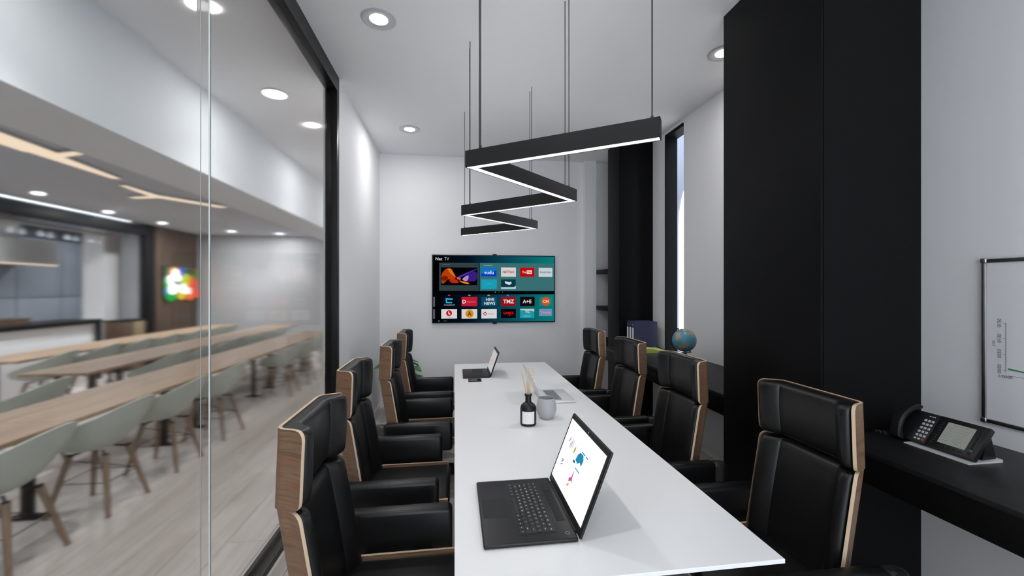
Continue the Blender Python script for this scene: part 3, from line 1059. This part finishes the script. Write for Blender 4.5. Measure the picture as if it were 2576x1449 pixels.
blk = lambda w, h: [(0, 0), (w, 0), (w, h), (0, h)]
scr_shape(.44, .56, [(0, 0), (.07, -.02), (.12, .03), (.17, 0), (.18, .10), (.14, .16), (.06, .15), (.02, .10)], (40, 140, 175))
scr_shape(.52, .73, blk(.10, .018), (30, 130, 200)); scr_shape(.64, .73, blk(.06, .018), (60, 150, 205))
scr_shape(.40, .50, blk(.05, .04), (24, 90, 130)); scr_shape(.50, .46, blk(.12, .018), (50, 150, 200))
scr_shape(.33, .60, [(0, 0), (.03, .01), (.04, .09), (.02, .12), (0, .06)], (170, 170, 90))
scr_shape(.12, .66, [(0, 0), (.03, .02), (.06, .10), (.03, .09)], (185, 150, 200)); scr_shape(.22, .62, blk(.02, .14), (170, 160, 185)); scr_shape(.26, .63, blk(.015, .13), (190, 185, 200)); scr_shape(.19, .60, blk(.02, .10), (175, 170, 190))
scr_shape(.12, .30, [(0, 0), (.05, .04), (.05, .06), (0, .02)], (110, 120, 170)); scr_shape(.13, .26, [(0, 0), (.05, .04), (.05, .06), (0, .02)], (130, 135, 160)); scr_shape(.12, .35, blk(.06, .02), (120, 130, 160))
scr_shape(.46, .22, [(0, 0), (.05, .05), (.09, .03), (.06, .09), (.05, .2), (.04, .2), (.03, .09), (-.02, .05)], (200, 90, 160)); scr_shape(.44, .14, [(0, 0), (.04, .02), (.06, .07), (.02, .06)], (235, 160, 80))
M['dull_scr'] = emission('pale screen', s2l(205, 205, 205), .9)
t2, lid2, lidm2, L2, hw2 = laptop('laptop', 'open black laptop at the far end of the table, beside the phone', (.205, 4.109, TT), 0, .395, .252, .232, .082, M['satin'], M['key'], M['dull_scr'], 'plain')
mb = MB(); mb.X = lidm2
mb.lathe([(0, 0), (.045, 0), (.045, .0005), (0, .0005)], (-.0055, .02, .11), 20, (1, 0, 0))
mb.obj('screen_mark', lit('pink mark light', 205, 178, 172), lid2)
laptop('laptop', 'open silver laptop with its pale lid turned to the camera, behind the reed diffuser', (.775, 3.160, TT), math.pi, .365, .235, .225, .100, M['silver'], M['silver'], M['dull_scr'], 'silver')
ph = thing('mobile_phone', 'black mobile phone lying flat beside the far black laptop', 'phone', (.185, 3.816, TT))
MB().box((-.060, -.052, 0), (.060, .052, .009), .004, 3).obj('case', M['dark'], ph)
MB().box((-.056, -.048, .0088), (.056, .048, .0096), .0003, 1).obj('screen', mat('dark phone glass', (.01, .01, .012), .08), ph)

# ------------------------------------------------------------------ reed diffuser and pot
d = thing('reed_diffuser', 'matt black diffuser bottle with white label holding rattan reeds', 'diffuser', (.455, 2.545, TT))
MB().lathe([(0, 0), (.042, 0), (.048, .003), (.0505, .010), (.0505, .098), (.049, .112), (.043, .124), (.032, .134), (.021, .140), (.0185, .146), (.0185, .180), (.0235, .182), (.0235, .190), (.0175, .191), (.0155, .186), (.0155, .12), (0, .11)], n=40).obj('bottle', M['dark'], d)
mb = MB()
a0 = math.atan2(-2.545, -.455)
rows = []
for rr in (.0506, .0512):
    for z in (.018, .092):
        rows.append([(rr * math.cos(a0 + a), rr * math.sin(a0 + a), z) for a in [R(k) for k in range(-46, 47, 4)]])
mb.grid([rows[0], rows[1], rows[3], rows[2], rows[0]])
mb.obj('bottle_label', M['label'], d)
for k, (ax, ay, h) in enumerate([(-.046, .01, .335), (-.036, -.02, .315), (-.016, .015, .345), (-.010, -.015, .335), (.004, .02, .345), (.012, -.01, .34), (.030, .015, .345), (.046, 0, .35), (.022, -.02, .335)]):
    MB().cyl((ax * -.16, ay * -.16, .115), (ax, ay, h), .0021, n=8).obj('reed', M['reed'], d)
v = thing('ceramic_pot', 'round pale grey ceramic pot standing beside the reed diffuser', 'pot', (.595, 2.66, TT))
MB().lathe([(0, 0), (.036, 0), (.042, .003), (.058, .026), (.0665, .056), (.066, .075), (.060, .105), (.053, .131), (.0515, .133), (.050, .131), (.056, .105), (.061, .075), (.060, .055), (.050, .026), (.03, .012), (0, .010)], n=48).obj('body', M['ceramic'], v)

# ------------------------------------------------------------------ counter on the right wall
cn = thing('wall_counter', 'long black wall counter running past both black columns', 'counter', (XR, 2.0, 0))
def cbox(y0, y1):
    MB().box((1.768 - XR, y0 - 2, .872), (-.001, y1 - 2, .892), .002).obj('counter_top', M['counter'], cn)
    MB().box((1.772 - XR, y0 - 2, .75), (-.001, y1 - 2, .872), .002).obj('counter_front', M['black'], cn)
cbox(-1.65, 1.794)
cbox(2.537, 4.816)
MB().box((1.99 - XR, 5.194 - 2, .75), (-.001, YF - 2.002, .892), .003).obj('counter_end', M['black'], cn)

# niche shelves
for z, lb in ((1.797, 'upper black shelf in the niche beside the far column'), (1.293, 'lower black shelf in the niche beside the far column')):
    s = thing('wall_shelf', lb, 'shelf', (XR, 5.47, z), group='shelves in the niche')
    MB().box((1.995 - XR, -.278, .0), (-.001, .279, .055), .003).obj('board', M['black'], s)
o = thing('desk_ornament', 'small dark cup-shaped ornament on the upper niche shelf', 'ornament', (2.17, 5.50, 1.852))
MB().lathe([(0, 0), (.03, 0), (.03, .006), (.006, .012), (.006, .045), (0, .045)], n=20).obj('stem', M['chrome'], o)
MB().lathe([(0, .045), (.04, .045), (.05, .09), (.055, .10), (.05, .1), (.038, .055), (0, .052)], n=24).obj('bowl', M['dark'], o)

# binders
for k in range(3):
    y = 4.565 + k * .072
    b = thing('ring_binder', 'navy ring binder with white spine label, ' + ['front one of three, its cover to the camera', 'middle of three on the counter', 'rear one of three against the far column'][k], 'binder', (2.06, y, .892), group='navy binders on the counter')
    MB().box((0, 0, 0), (.285, .004, .315), .001, 1).box((0, .062, 0), (.285, .066, .315), .001, 1).box((0, .001, 0), (.004, .065, .315), .001, 1).obj('cover', M['navy'], b)
    MB().box((.02, .006, .006), (.27, .058, .300)).obj('papers', M['label'], b)
    MB().box((-.0012, .012, .05), (.0005, .054, .245)).obj('spine_label', M['label'], b)
    MB().lathe([(.012, 0), (.012, .0015), (.007, .0015), (.007, 0), (.012, 0)], (-.0015, .033, .28), 16, (1, 0, 0)).obj('finger_ring', M['chrome'], b)
g = thing('paper_folder', 'lime green folder lying on the counter before the navy binders', 'folder', (2.15, 4.40, .892))
rows = []
for j in range(2):
    rows.append([(-.13 + .28 * i / 12, -.14 + .28 * j, .030 + .022 * math.sin(i / 12 * 5) * (1 - i / 18)) for i in range(13)])
mb = MB().grid(rows)
mb.grid([[(p[0], p[1], 0) for p in r] for r in rows]); mb.grid([rows[0], [(p[0], p[1], 0) for p in rows[0]]]); mb.grid([rows[1], [(p[0], p[1], 0) for p in rows[1]]])
mb.grid([[rows[0][0], rows[1][0]], [(-.13, -.14, 0), (-.13, .14, 0)]]); mb.grid([[rows[0][-1], rows[1][-1]], [(.15, -.14, 0), (.15, .14, 0)]])
mb.obj('cover', M['green_paper'], g)

# globe
def globe_mat():
    m = mat('globe map', rough=.35)
    L = m.node_tree.links
    b = m.node_tree.nodes['Principled BSDF']
    tc = nd(m, 'ShaderNodeTexCoord'); n = nd(m, 'ShaderNodeTexNoise')
    n.inputs['Scale'].default_value = 11; n.inputs['Detail'].default_value = 5
    r = ramp(m, [(.0, (.055, .21, .29)), (.545, (.075, .26, .34)), (.56, (.36, .27, .19)), (.75, (.33, .29, .18))])
    L.new(tc.outputs['Object'], n.inputs['Vector']); L.new(n.outputs[0], r.inputs[0]); L.new(r.outputs[0], b.inputs['Base Color'])
    return m
gl = thing('desk_globe', 'blue and tan world globe on a black stand by the window', 'globe', (2.10, 3.575, .892))
gr, gz = .106, .226
MB().lathe([(gr * math.sin(R(a)), gz - gr * math.cos(R(a))) for a in range(0, 181, 6)], n=48).obj('sphere', globe_mat(), gl)
ax = Vector((-.38, .25, .9)).normalized()
side = (ax.cross(Vector((.55, .8, 0)))).normalized()
out = side if side.x < 0 else -side
arc = [Vector((0, 0, gz)) + (ax * math.cos(R(a)) + out * math.sin(R(a))) * (gr + .010) for a in range(0, 181, 10)]
MB().tube(arc, .004, 8).obj('meridian_arm', M['dark'], gl)
for s in (1, -1):
    c = Vector((0, 0, gz)) + ax * s * (gr - .002)
    MB().cyl(c, c + ax * s * .02, .005, n=10).obj('pivot_pin', M['dark'], gl)
MB().lathe([(0, 0), (.075, 0), (.078, .006), (.070, .016), (.035, .040), (.022, .075), (.022, .116), (0, .116)], n=32).obj('stand', M['dark'], gl)

# ------------------------------------------------------------------ whiteboard
wb = thing('whiteboard', 'white dry-erase board with a marker chart on the right wall', 'whiteboard', (XR, .95, 1.0))
y0, y1 = -.75, .635
MB().box((-.010, y0, 0), (-.002, y1, .72)).obj('writing_surface', M['board'], wb)
for lo, hi in (((-.018, y0, -.012), (0, y1, .006)), ((-.018, y0, .714), (0, y1, .732)), ((-.018, y1 - .006, 0), (0, y1 + .010, .72)), ((-.018, y0 - .01, 0), (0, y0 + .006, .72))):
    MB().box(lo, hi, .004).obj('frame_rail', M['chrome'], wb)
for y in (y0 - .002, y1 + .002):
    for z in (-.004, .724):
        MB().box((-.021, y - .012, z - .012), (0, y + .012, z + .012), .006, 3).obj('corner_cap', M['chrome'], wb)
ink = MB()
ink.box((-.0108, .5620, .228), (-.0098, .5632, .444)).box((-.0108, -.3, .214), (-.0098, .555, .2152))
for z in (.444, .376, .307, .235):
    ink.box((-.0108, .563, z - .0006), (-.0098, .572, z + .0006))
wrot = Matrix(((0, 0, -1, 0), (-1, 0, 0, 0), (0, 1, 0, 0), (0, 0, 0, 1)))
for s, z in (('0150', .444), ('0100', .376), ('0050', .307), ('0000', .240)):
    ink.text(s, .020, Matrix.Translation((-.0104, .584, z)) @ wrot @ Matrix.Rotation(R(90), 4, 'Z'), .0004)
ink.text('yoc', .018, Matrix.Translation((-.0104, .606, .352)) @ wrot @ Matrix.Rotation(R(90), 4, 'Z'), .0004)
ink.text('1/0000', .018, Matrix.Translation((-.0104, .565, .208)) @ wrot, .0004)
ink.obj('chart_lettering', M['ink'], wb, smooth=0)
loop = [(-.0102, .555, .248), (-.0102, .51, .243), (-.0102, .45, .238), (-.0102, .2, .25), (-.0102, -.2, .32), (-.0102, -.2, .31), (-.0102, .2, .242), (-.0102, .45, .232), (-.0102, .51, .237), (-.0102, .555, .240)]
MB().prism(loop, (-.0006, 0, 0)).obj('chart_line', M['green_ink'], wb)

# ------------------------------------------------------------------ desk phone
dp = thing('desk_phone', 'black office desk telephone with grey display on the counter under the whiteboard', 'telephone', (2.06, 1.631, .892))
# local: x away from the table, -y to the near side
MB().prism([(-.024, .004, 0), (.142, .004, 0), (.142, .004, .012), (-.024, .004, .003)], (0, -.242, 0)).obj('foot_stand', M['silver'], dp, label='grey wedge shaped foot')
MB().prism([(.06, .0, .004), (.13, .0, .008), (.105, .0, .10), (.085, .0, .09)], (0, -.225, 0)).obj('support', M['dark'], dp)
FL, FU = Vector((0, 0, .016)), Vector((.094, 0, .138))
fd = (FU - FL); fl = fd.length; fd.normalize()
fn = Vector((-fd.z, 0, fd.x))
fm = Matrix(((0, fd.x, fn.x, 0), (-1, 0, 0, 0), (0, fd.z, fn.z, .016), (0, 0, 0, 1)))
# face coordinates: u to the near side, v up the slope, w out of the face
def fbox(u0, v0, u1, v1, w0, w1, r=0, seg=2):
    mb = MB(); mb.X = fm
    return mb.box((u0, v0, w0), (u1, v1, w1), r, seg)
fbox(-.075, 0, .060, fl, -.022, 0, .004).obj('handset_base', M['satin'], dp)
fbox(.0605, 0, .236, fl, -.022, .002, .004).obj('display_base', M['satin'], dp)
fbox(.098, .030, .196, fl - .022, .0018, .0028).obj('display', M['lcd'], dp, label='pale grey green screen')
mb = MB(); mb.X = fm
for k in range(6):
    mb.box((.104, .045 + k * .012, .0029), (.104 + random.uniform(.02, .035), .0465 + k * .012, .0033))
    mb.box((.154, .042 + k * .013, .0029), (.154 + random.uniform(.012, .03), .0435 + k * .013, .0033))
mb.box((.148, .045, .0029), (.1490, .105, .0033)).box((.12, .122, .0029), (.175, .124, .0033))
mb.obj('display_lettering', M['hood'], dp, kind='stuff')
kp = mat('silver key', (.42, .42, .43), .35)
for r_ in range(5):
    for c_ in range(3):
        u = .012 + c_ * .0145; v_ = .028 + r_ * .0195
        fbox(u, v_, u + .0105, v_ + .012, 0, .004, .0025, 2).obj('key', kp, dp)
fbox(.041, .012, .0515, .021, 0, .004, .002, 2).obj('key', mat('red key', (.5, .03, .025), .4), dp, label='red key')
for c_ in range(2):
    fbox(.012 + c_ * .0145, .012, .0225 + c_ * .0145, .021, 0, .004, .002, 2).obj('key', kp, dp)
for k in range(9):
    fbox(.073, .018 + k * .0125, .086, .026 + k * .0125, .0015, .0045, .0015, 1).obj('line_key', M['dark'], dp)
    fbox(.209, .018 + k * .0125, .221, .026 + k * .0125, .0015, .0045, .0015, 1).obj('line_key', M['dark'] if k != 1 else mat('blue key', (.03, .12, .2), .4), dp)
for k in range(5):
    fbox(.103 + k * .019, .012, .117 + k * .019, .019, .0015, .004, .0015, 1).obj('soft_key', M['dark'], dp)
mb = MB(); mb.X = fm
for k, w_ in enumerate((.004, .002, .002, .0035, .002, .003)):
    mb.box((.021 + k * .0042, fl - .0195, 0), (.021 + k * .0042 + w_ * .9, fl - .016, .0006))
mb.obj('maker_mark', M['legend'], dp, smooth=0)
# handset: arched bar, thick ends
rows = []
for i in range(15):
    s = i / 14
    v_ = -.012 + (fl + .030) * s
    lift = .010 + .042 * math.sin(math.pi * min(1, max(0, s))) ** .8
    end = (abs(s - .5) * 2) ** 4
    th = .017 + .012 * end
    top = lift + th * .6
    bot = max(.003, lift - th * .55 - .012 * end)
    wv = .0235 + .004 * end
    ring = [(-.045 - wv, bot + .003), (-.045 - wv, top - .007), (-.045 - wv + .008, top), (-.045 + wv - .008, top), (-.045 + wv, top - .007), (-.045 + wv, bot + .003), (-.045 + wv - .005, bot), (-.045 - wv + .005, bot)]
    rows.append([fm @ Vector((u, v_, w)) for u, w in ring])
mb = MB().grid(rows, close_u=True)
mb.faces(rows[0], [tuple(range(8))]); mb.faces(rows[-1], [tuple(range(8))])
mb.obj('handset', M['satin'], dp)
pts = []
for i in range(40):
    a = i / 39
    pts.append(Vector((-.008 - .02 * math.sin(a * 3.1), .075 + .075 * math.sin(a * math.pi), .006 + .004 * math.sin(a * 60))) + Vector((.05 * a, 0, 0)))
MB().tube(pts, .0035, 6).obj('coiled_cord', M['wire'], dp)

# ------------------------------------------------------------------ potted plant in the far corner
pl = thing('potted_plant', 'leafy green plant in a pot in the far corner behind the chairs', 'plant', (-.675, 5.33, 0))
MB().lathe([(0, 0), (.10, 0), (.11, .01), (.135, .26), (.135, .28), (.122, .28), (.115, .24), (0, .24)], n=32).obj('pot', M['pot'], pl)
MB().lathe([(0, .25), (.118, .25), (.118, .23), (0, .23)], n=24).obj('soil', M['soil'], pl)
rl = random.Random(3)
def leaf(L_, W_2):
    mb = MB()
    rows = []
    for i in range(8):
        s = i / 7
        w = W_2 * math.sin(math.pi * min(1, s * .9 + .06)) ** .8 * (1 if s < .98 else .1)
        z = .10 * L_ * math.sin(s * 2.2) - .25 * L_ * s * s
        rows.append([(L_ * s, w * k, z + abs(k) * w * .35) for k in (-1, -.5, 0, .5, 1)])
    mb.grid(rows)
    mb.grid([[(p[0], p[1], p[2] - .0012) for p in r_] for r_ in rows])
    return mb
lm = leaf(.17, .052).mesh('leaf', M['leaf'], 60)
for k in range(40):
    a = rl.uniform(0, 2 * math.pi); h = rl.uniform(.40, .70); rad = rl.uniform(.04, .17)
    p = (rad * math.cos(a), rad * math.sin(a), h)
    MB().tube([(0.02 * math.cos(a), .02 * math.sin(a), .24), (p[0] * .6, p[1] * .6, .24 + (h - .24) * .6), p], .0035, 5).obj('stem', M['stem'], pl)
    lo = put('leaf', lm, pl, p)
    lo.rotation_euler = (rl.uniform(-.3, .3), rl.uniform(-.75, .1), a + rl.uniform(-.4, .4))

# ------------------------------------------------------------------ canteen: tables
def canteen_table(x0, x1, y0, y1, label):
    t = thing('canteen_table', label, 'table', ((x0 + x1) / 2, (y0 + y1) / 2, 0), group='long canteen tables')
    hx, hy = (x1 - x0) / 2, (y1 - y0) / 2
    n = 3
    for k in range(n):
        a = -hx + 2 * hx * k / n
        MB().box((a + .0008, -hy, .712), (a + 2 * hx / n - .0008, hy, .742), .002, 1).obj('top_board', M['table_wood'], t)
    for y in (-hy * .72, hy * .72):
        MB().box((-.19, y - .03, .02), (-.14, y + .03, .69), .004).obj('leg', M['dark'], t)
        MB().box((-hx * .85, y - .035, 0), (-.085, y + .035, .02), .004).obj('foot', M['dark'], t)
    MB().box((-hx * .75, -hy * .85, .685), (hx * .2, hy * .85, .712)).obj('under_frame', M['dark'], t)
    return t
for r_, (xa, xb, ys) in enumerate([(-3.08, -2.46, [1.15, 3.05, 4.95, 6.85]), (-4.30, -3.68, [4.75, 6.65, 8.55]), (-5.70, -5.06, [5.6, 7.5, 9.2])]):
    for k, y in enumerate(ys):
        e = y + (1.4 if (r_ == 2 and k == 2) else 1.69 if (r_ == 2 and k == 1) else 1.895)
        canteen_table(xa, xb, y, min(e, 10.6), 'light wood canteen table in the ' + ['row along the corridor', 'middle row', 'row before the kitchen'][r_] + ', ' + ['nearest the camera', 'second from the camera', 'third from the camera', 'farthest from the camera'][k])

# canteen shell chairs; local front is +x
def shell_chair():
    t = thing('shell_armchair', 'chair', 'chair', (0, 0, 0), 0, 'pale green shell chairs of the canteen')
    nA, nR = 40, 9
    def rim(a):
        """a = 0 at the back, pi at the front"""
        b = .5 + .5 * math.cos(a)
        h = .06 + .18 * b ** .55 + .13 * b ** 3
        if b < .12:
            h *= .25 + .75 * b / .12
        return h
    def pt(a, s, off=0):
        c, n_ = -math.cos(a), math.sin(a)
        rx = .27 if c > 0 else .255
        ry = .305
        k = s ** .75
        x_ = c * rx * k - (.09 * s ** 3 * max(0, -c)) + .02
        y_ = n_ * ry * k
        z_ = .43 + rim(a) * s ** 2.6 - off
        return (x_, y_, z_)
    rows, rows2 = [], []
    for j in range(nR + 1):
        s = .06 + .94 * j / nR
        rows.append([pt(2 * math.pi * i / nA, s) for i in range(nA)])
        q = []
        for i in range(nA):
            p = Vector(pt(2 * math.pi * i / nA, s))
            k = .010
            q.append((p.x * (1 - .03 * s) if True else p.x, p.y * (1 - .035 * s), p.z + k * (1 - .75 * s)))
        rows2.append(q)
    mb = MB()
    mb.grid(rows, close_u=True); mb.grid(rows2, close_u=True); mb.grid([rows[-1], rows2[-1]], close_u=True)
    mb.faces(rows[0], [tuple(range(nA))]); mb.faces(rows2[0], [tuple(range(nA))])
    mb.obj('seat_shell', M['shell'], t, smooth=50)
    tops, feet, mids = [], [], []
    for sx in (-1, 1):
        for sy in (-1, 1):
            a = Vector((sx * .115, sy * .10, .405)); b = Vector((sx * .20, sy * .18, 0))
            leg = MB().cyl(b, a, .015, .021, 12).obj('leg', M['beech'], t)
            m_ = a.lerp(b, .1)
            mb = MB().cyl(a.lerp(b, .12), a + (a - b).normalized() * .012, .0195, n=10)
            mb.cyl(a, (a.x * .5, a.y * .5, .425), .008, n=8)
            mb.obj('leg_bracket', M['dark'], leg)
            tops.append(a); mids.append(a.lerp(b, .45))
    mb = MB()
    for i, j in ((0, 1), (2, 3), (0, 2), (1, 3), (0, 3), (1, 2)):
        mb.cyl(mids[i], tops[j].lerp(mids[j], .15) if (i, j) in ((0, 3), (1, 2)) else mids[j], .0032, n=6)
    mb.obj('cross_wires', M['wire'], t)
    return t
sc = shell_chair()
rowsC = [(-2.585, [1.36, 2.06, 2.76, 3.44, 4.14, 4.91, 6.66, 7.42, 8.2], math.pi, 'along the corridor table row'),
         (-3.77, [4.20, 5.90, 6.55, 7.2, 7.9, 8.6, 9.3], math.pi, 'along the middle canteen table row'),
         (-5.17, [6.05, 6.75, 7.4, 8.05, 8.75, 9.45, 10.1], math.pi, 'along the canteen table row before the kitchen')
        ]
names = ['first', 'second', 'third', 'fourth', 'fifth', 'sixth', 'seventh', 'eighth', 'ninth']
first = True
for x, ys, rz, where in rowsC:
    for k, y in enumerate(ys):
        lb = 'green shell chair ' + where + ', ' + names[k] + ' from the camera'
        rr = rz + random.uniform(-.06, .06)
        if first:
            sc.location = (x, y, 0); sc.rotation_euler = (0, 0, rr); sc['label'] = lb
            first = False
        else:
            dup(sc, (x, y, 0), rr, lb)

# ------------------------------------------------------------------ canteen: kitchen and ceiling lights
KX = -6.2
struct('beam_kitchen', MB().box((KX - .14, YB, 2.66), (KX, 9.37, 2.855), .004), M['black'])
struct('trim_kitchen_post', MB().box((KX - .14, 9.37, 0), (KX, 9.64, 2.9), .004), M['black'])
pw = struct('wall_wood_panelling', MB().box((KX - .14, 9.64, 0), (KX - .03, CY1, 2.9)), M['panel_wood'])
n = 6
for k in range(n):
    a = 9.64 + (CY1 - 9.64) * k / n
    struct('wood_panel', MB().box((KX - .03, a + .004, .0), (KX, a + (CY1 - 9.64) / n - .004, 2.9), .003), M['panel_wood'], pw)
# bar counter
bc = thing('kitchen_bar', 'white fronted kitchen bar with black top and black end panel', 'counter', (KX, 6.0, 0))
MB().box((-.50, -4.5, 0), (-.04, 2.2, .985), .004).obj('front_panel', M['white'], bc)
MB().box((-.62, -4.5, .985), (0, 2.31, 1.055), .004).obj('bar_top', M['frame'], bc)
MB().box((-.62, 2.205, 0), (0, 2.31, .985), .004).obj('end_panel', M['frame'], bc)
# things on the bar
wbx = thing('wooden_crate', 'low brown wooden crate standing on the kitchen bar top', 'crate', (-6.5, 6.9, 1.055))
for z in (.0, .05):
    for lo, hi in (((-.14, -.33, z), (-.125, .33, z + .042)), ((.125, -.33, z), (.14, .33, z + .042)), ((-.125, -.33, z), (.125, -.315, z + .042)), ((-.125, .315, z), (.125, .33, z + .042))):
        MB().box(lo, hi, .002, 1).obj('slat', M['panel_wood'], wbx)
MB().box((-.125, -.315, .0), (.125, .315, .012)).obj('floor_board', M['panel_wood'], wbx)
# low wood cupboard behind
lc = thing('low_cupboard', 'brown and tan low cupboard between the white column and black post', 'cupboard', (-6.225, 9.05, 0))
MB().box((-.3, -.285, 0), (0, .300, .96), .003).obj('body', M['panel_wood'], lc)
MB().box((0, -.275, .03), (.018, -.02, .94), .003).obj('door', M['panel_wood'], lc)
MB().box((0, .0, .03), (.018, .285, .94), .003).obj('door', M['tan'], lc, label='tan door')
MB().box((-.32, -.29, .96), (.02, .305, .985), .003).obj('worktop', M['frame'], lc)
struct('trim_white_column', MB().box((-7.28, 9.29, 0), (-6.9, 9.71, 2.9)), M['wall'])
struct('wall_kitchen', MB().box((-8.85, 2, 0), (-8.75, CY1, 2.9)), M['cabinet'])
for k in range(9):
    t = thing('tall_cupboard', 'tall blue grey kitchen cupboard, ' + names[k] + ' along the kitchen wall', 'cupboard', (-8.735, 2.6 + k * .94, 0), group='tall cupboards along the kitchen wall')
    MB().box((.0, 0, 0), (.40, .932, 2.6), .003).obj('body', M['cabinet'], t)
    MB().box((.40, .006, .02), (.42, .926, 1.40), .004).obj('door', M['cabinet'], t)
    MB().box((.40, .006, 1.415), (.42, .926, 2.58), .004).obj('door', M['cabinet'], t)
hd = thing('extractor_hood', 'broad grey extractor hood hanging over the kitchen', 'hood', (-7.6, 8.0, 2.03))
MB().prism([(0, 1.15, 0), (-.70, 1.15, 0), (-.70, 1.15, .40), (-.12, 1.15, .44), (0, 1.15, .44)], (0, -3.6, 0)).obj('canopy', M['hood'], hd)
MB().box((-.70, -2.0, .44), (-.15, .6, .869), .004).obj('duct', M['hood'], hd)
MB().box((-.02, -2.45, -.012), (.004, 1.15, .012), .003).obj('lower_lip', M['warm'], hd, label='warm lit lower lip')
gr_ = thing('glass_rack', 'hanging bar rack holding wine glasses under the kitchen beam', 'rack', (-6.62, 7.6, 2.66))
MB().box((-.12, -1.4, -.06), (.12, 1.35, -.03), .004).obj('rack_board', M['hood'], gr_)
for y in (-1.2, 0, 1.2):
    MB().cyl((0, y, -.03), (0, y, .24), .008, n=8).obj('hanger_rod', M['chrome'], gr_)
gm = mat('clear glassware', (.8, .84, .88), .08)
gm.node_tree.nodes['Principled BSDF'].inputs['Alpha'].default_value = .55
gmesh = MB().lathe([(0, 0), (.032, 0), (.032, -.003), (.005, -.008), (.005, -.07), (.02, -.085), (.038, -.12), (.036, -.17), (.033, -.17), (.035, -.12), (.016, -.09), (0, -.086)], n=20).mesh('wine_glass', gm)
for k in range(11):
    o = put('wine_glass', gmesh, None, (-6.6 + .05 * (k % 2), 6.45 + k * .23, 2.598))
    tag(o, 'upside down wine glass hanging from the bar rack, ' + (names + ['tenth', 'eleventh'])[k] + ' from the left', 'wine glass', 'glasses hanging over the kitchen bar')

# colourful light box on the panelling
sg = thing('illuminated_sign', 'bright multicoloured illuminated sign on the dark wood panelling', 'sign', (KX, 10.42, 1.72))
sw, sh = .60, .36
MB().box((0, -sw, -sh), (.05, sw, sh), .006).obj('light_box', M['dark'], sg)
MB().box((.05, -sw + .012, -sh + .012), (.054, sw - .012, sh - .012)).obj('sign_face', emission('sign face light', (.10, .20, .12), .8), sg)
def blob(y, z, r, col, k=1.1, sy=1, d=.055):
    mb = MB()
    mb.X = Matrix.Translation((d, y, z)) @ Matrix.Rotation(R(90), 4, 'Y') @ Matrix.Diagonal((1, sy, 1, 1))
    mb.lathe([(0, 0), (r, 0), (r, .003), (0, .003)], n=24)
    mb.obj('sign_patch', emission('sign light', s2l(*col), k), sg)
for a in [(-.30, .20, .15, (255, 170, 60)), (-.05, .24, .11, (70, 80, 190)), (-.44, -.02, .15, (40, 190, 90)), (-.40, -.24, .17, (30, 170, 70)), (-.05, -.26, .13, (230, 200, 50)), (.25, -.26, .15, (240, 110, 70)),
          (.10, .05, .16, (190, 210, 40)), (.33, -.05, .20, (225, 80, 60)), (.48, .20, .12, (70, 120, 60)), (.5, -.26, .10, (220, 70, 60)), (-.52, -.20, .08, (40, 150, 220)), (.42, .27, .08, (120, 60, 40)), (.25, .26, .09, (60, 70, 40))]:
    blob(*a)
k_ = 2.4
for a in [(-.26, .20, .10), (-.18, .10, .08), (-.42, .06, .10), (-.36, -.14, .12)]:
    blob(*a, (255, 255, 255), k_, 1, .060)
blob(-.42, .05, .045, (60, 160, 90), 1.5, 1, .064)
blob(-.36, -.14, .045, (70, 180, 110), 1.5, 1, .064)
mb = MB()
for y, z0, z1 in ((-.15, -.20, -.02), (-.09, -.20, -.06), (.0, -.22, .0), (.06, -.22, -.04), (.15, -.25, -.10), (.21, -.26, -.12)):
    mb.box((.060, y - .018, z0), (.064, y + .018, z1), .008)
mb.box((.060, -.03, -.24), (.064, .1, -.2), .008)
mb.obj('sign_lettering', emission('sign white light', (1, 1, 1), 2.4), sg)

# branching warm ceiling lights
def branching(label, segs):
    t = thing('branching_ceiling_light', label, 'ceiling light', (segs[0][0][0], segs[0][0][1], 2.9))
    o0 = Vector((segs[0][0][0], segs[0][0][1], 0))
    for a, b, w0, w1 in segs:
        a = Vector((*a, 0)) - o0; b = Vector((*b, 0)) - o0
        d_ = (b - a).normalized(); n_ = Vector((-d_.y, d_.x, 0))
        for nm, ex, z, h, m in (('light_body', .012, -.03, .03, M['soffit']), ('light_panel', 0, -.034, .006, M['warm'])):
            mb = MB()
            up = Vector((0, 0, z))
            mb.prism([a + n_ * (w0 + ex) + up, b + n_ * (w1 + ex) + up, b - n_ * (w1 + ex) + up, a - n_ * (w0 + ex) + up], (0, 0, h))
            mb.obj(nm, m, t)
branching('long warm branching light panel on the canteen ceiling, nearest the glass', [((-3.72, 2.2), (-3.84, 4.45), .17, .13), ((-3.84, 4.40), (-3.89, 5.40), .10, .04), ((-3.80, 4.55), (-3.50, 4.42), .05, .035)])
branching('smaller warm branching light panel on the canteen ceiling, toward the end wall', [((-3.60, 7.1), (-4.10, 6.35), .07, .09), ((-4.10, 6.35), (-4.07, 5.75), .07, .03), ((-4.08, 6.40), (-4.50, 6.52), .06, .04)])
lc_ = thing('cove_light', 'thin white light strip along the top of the black kitchen beam', 'strip light', (KX + .03, 6.0, 2.88))
MB().box((-.018, -5, -.006), (.018, 2.9, .02), .002).obj('channel', M['chrome'], lc_)
MB().box((-.014, -5, -.010), (.014, 2.9, -.005)).obj('diffuser', M['cove'], lc_)
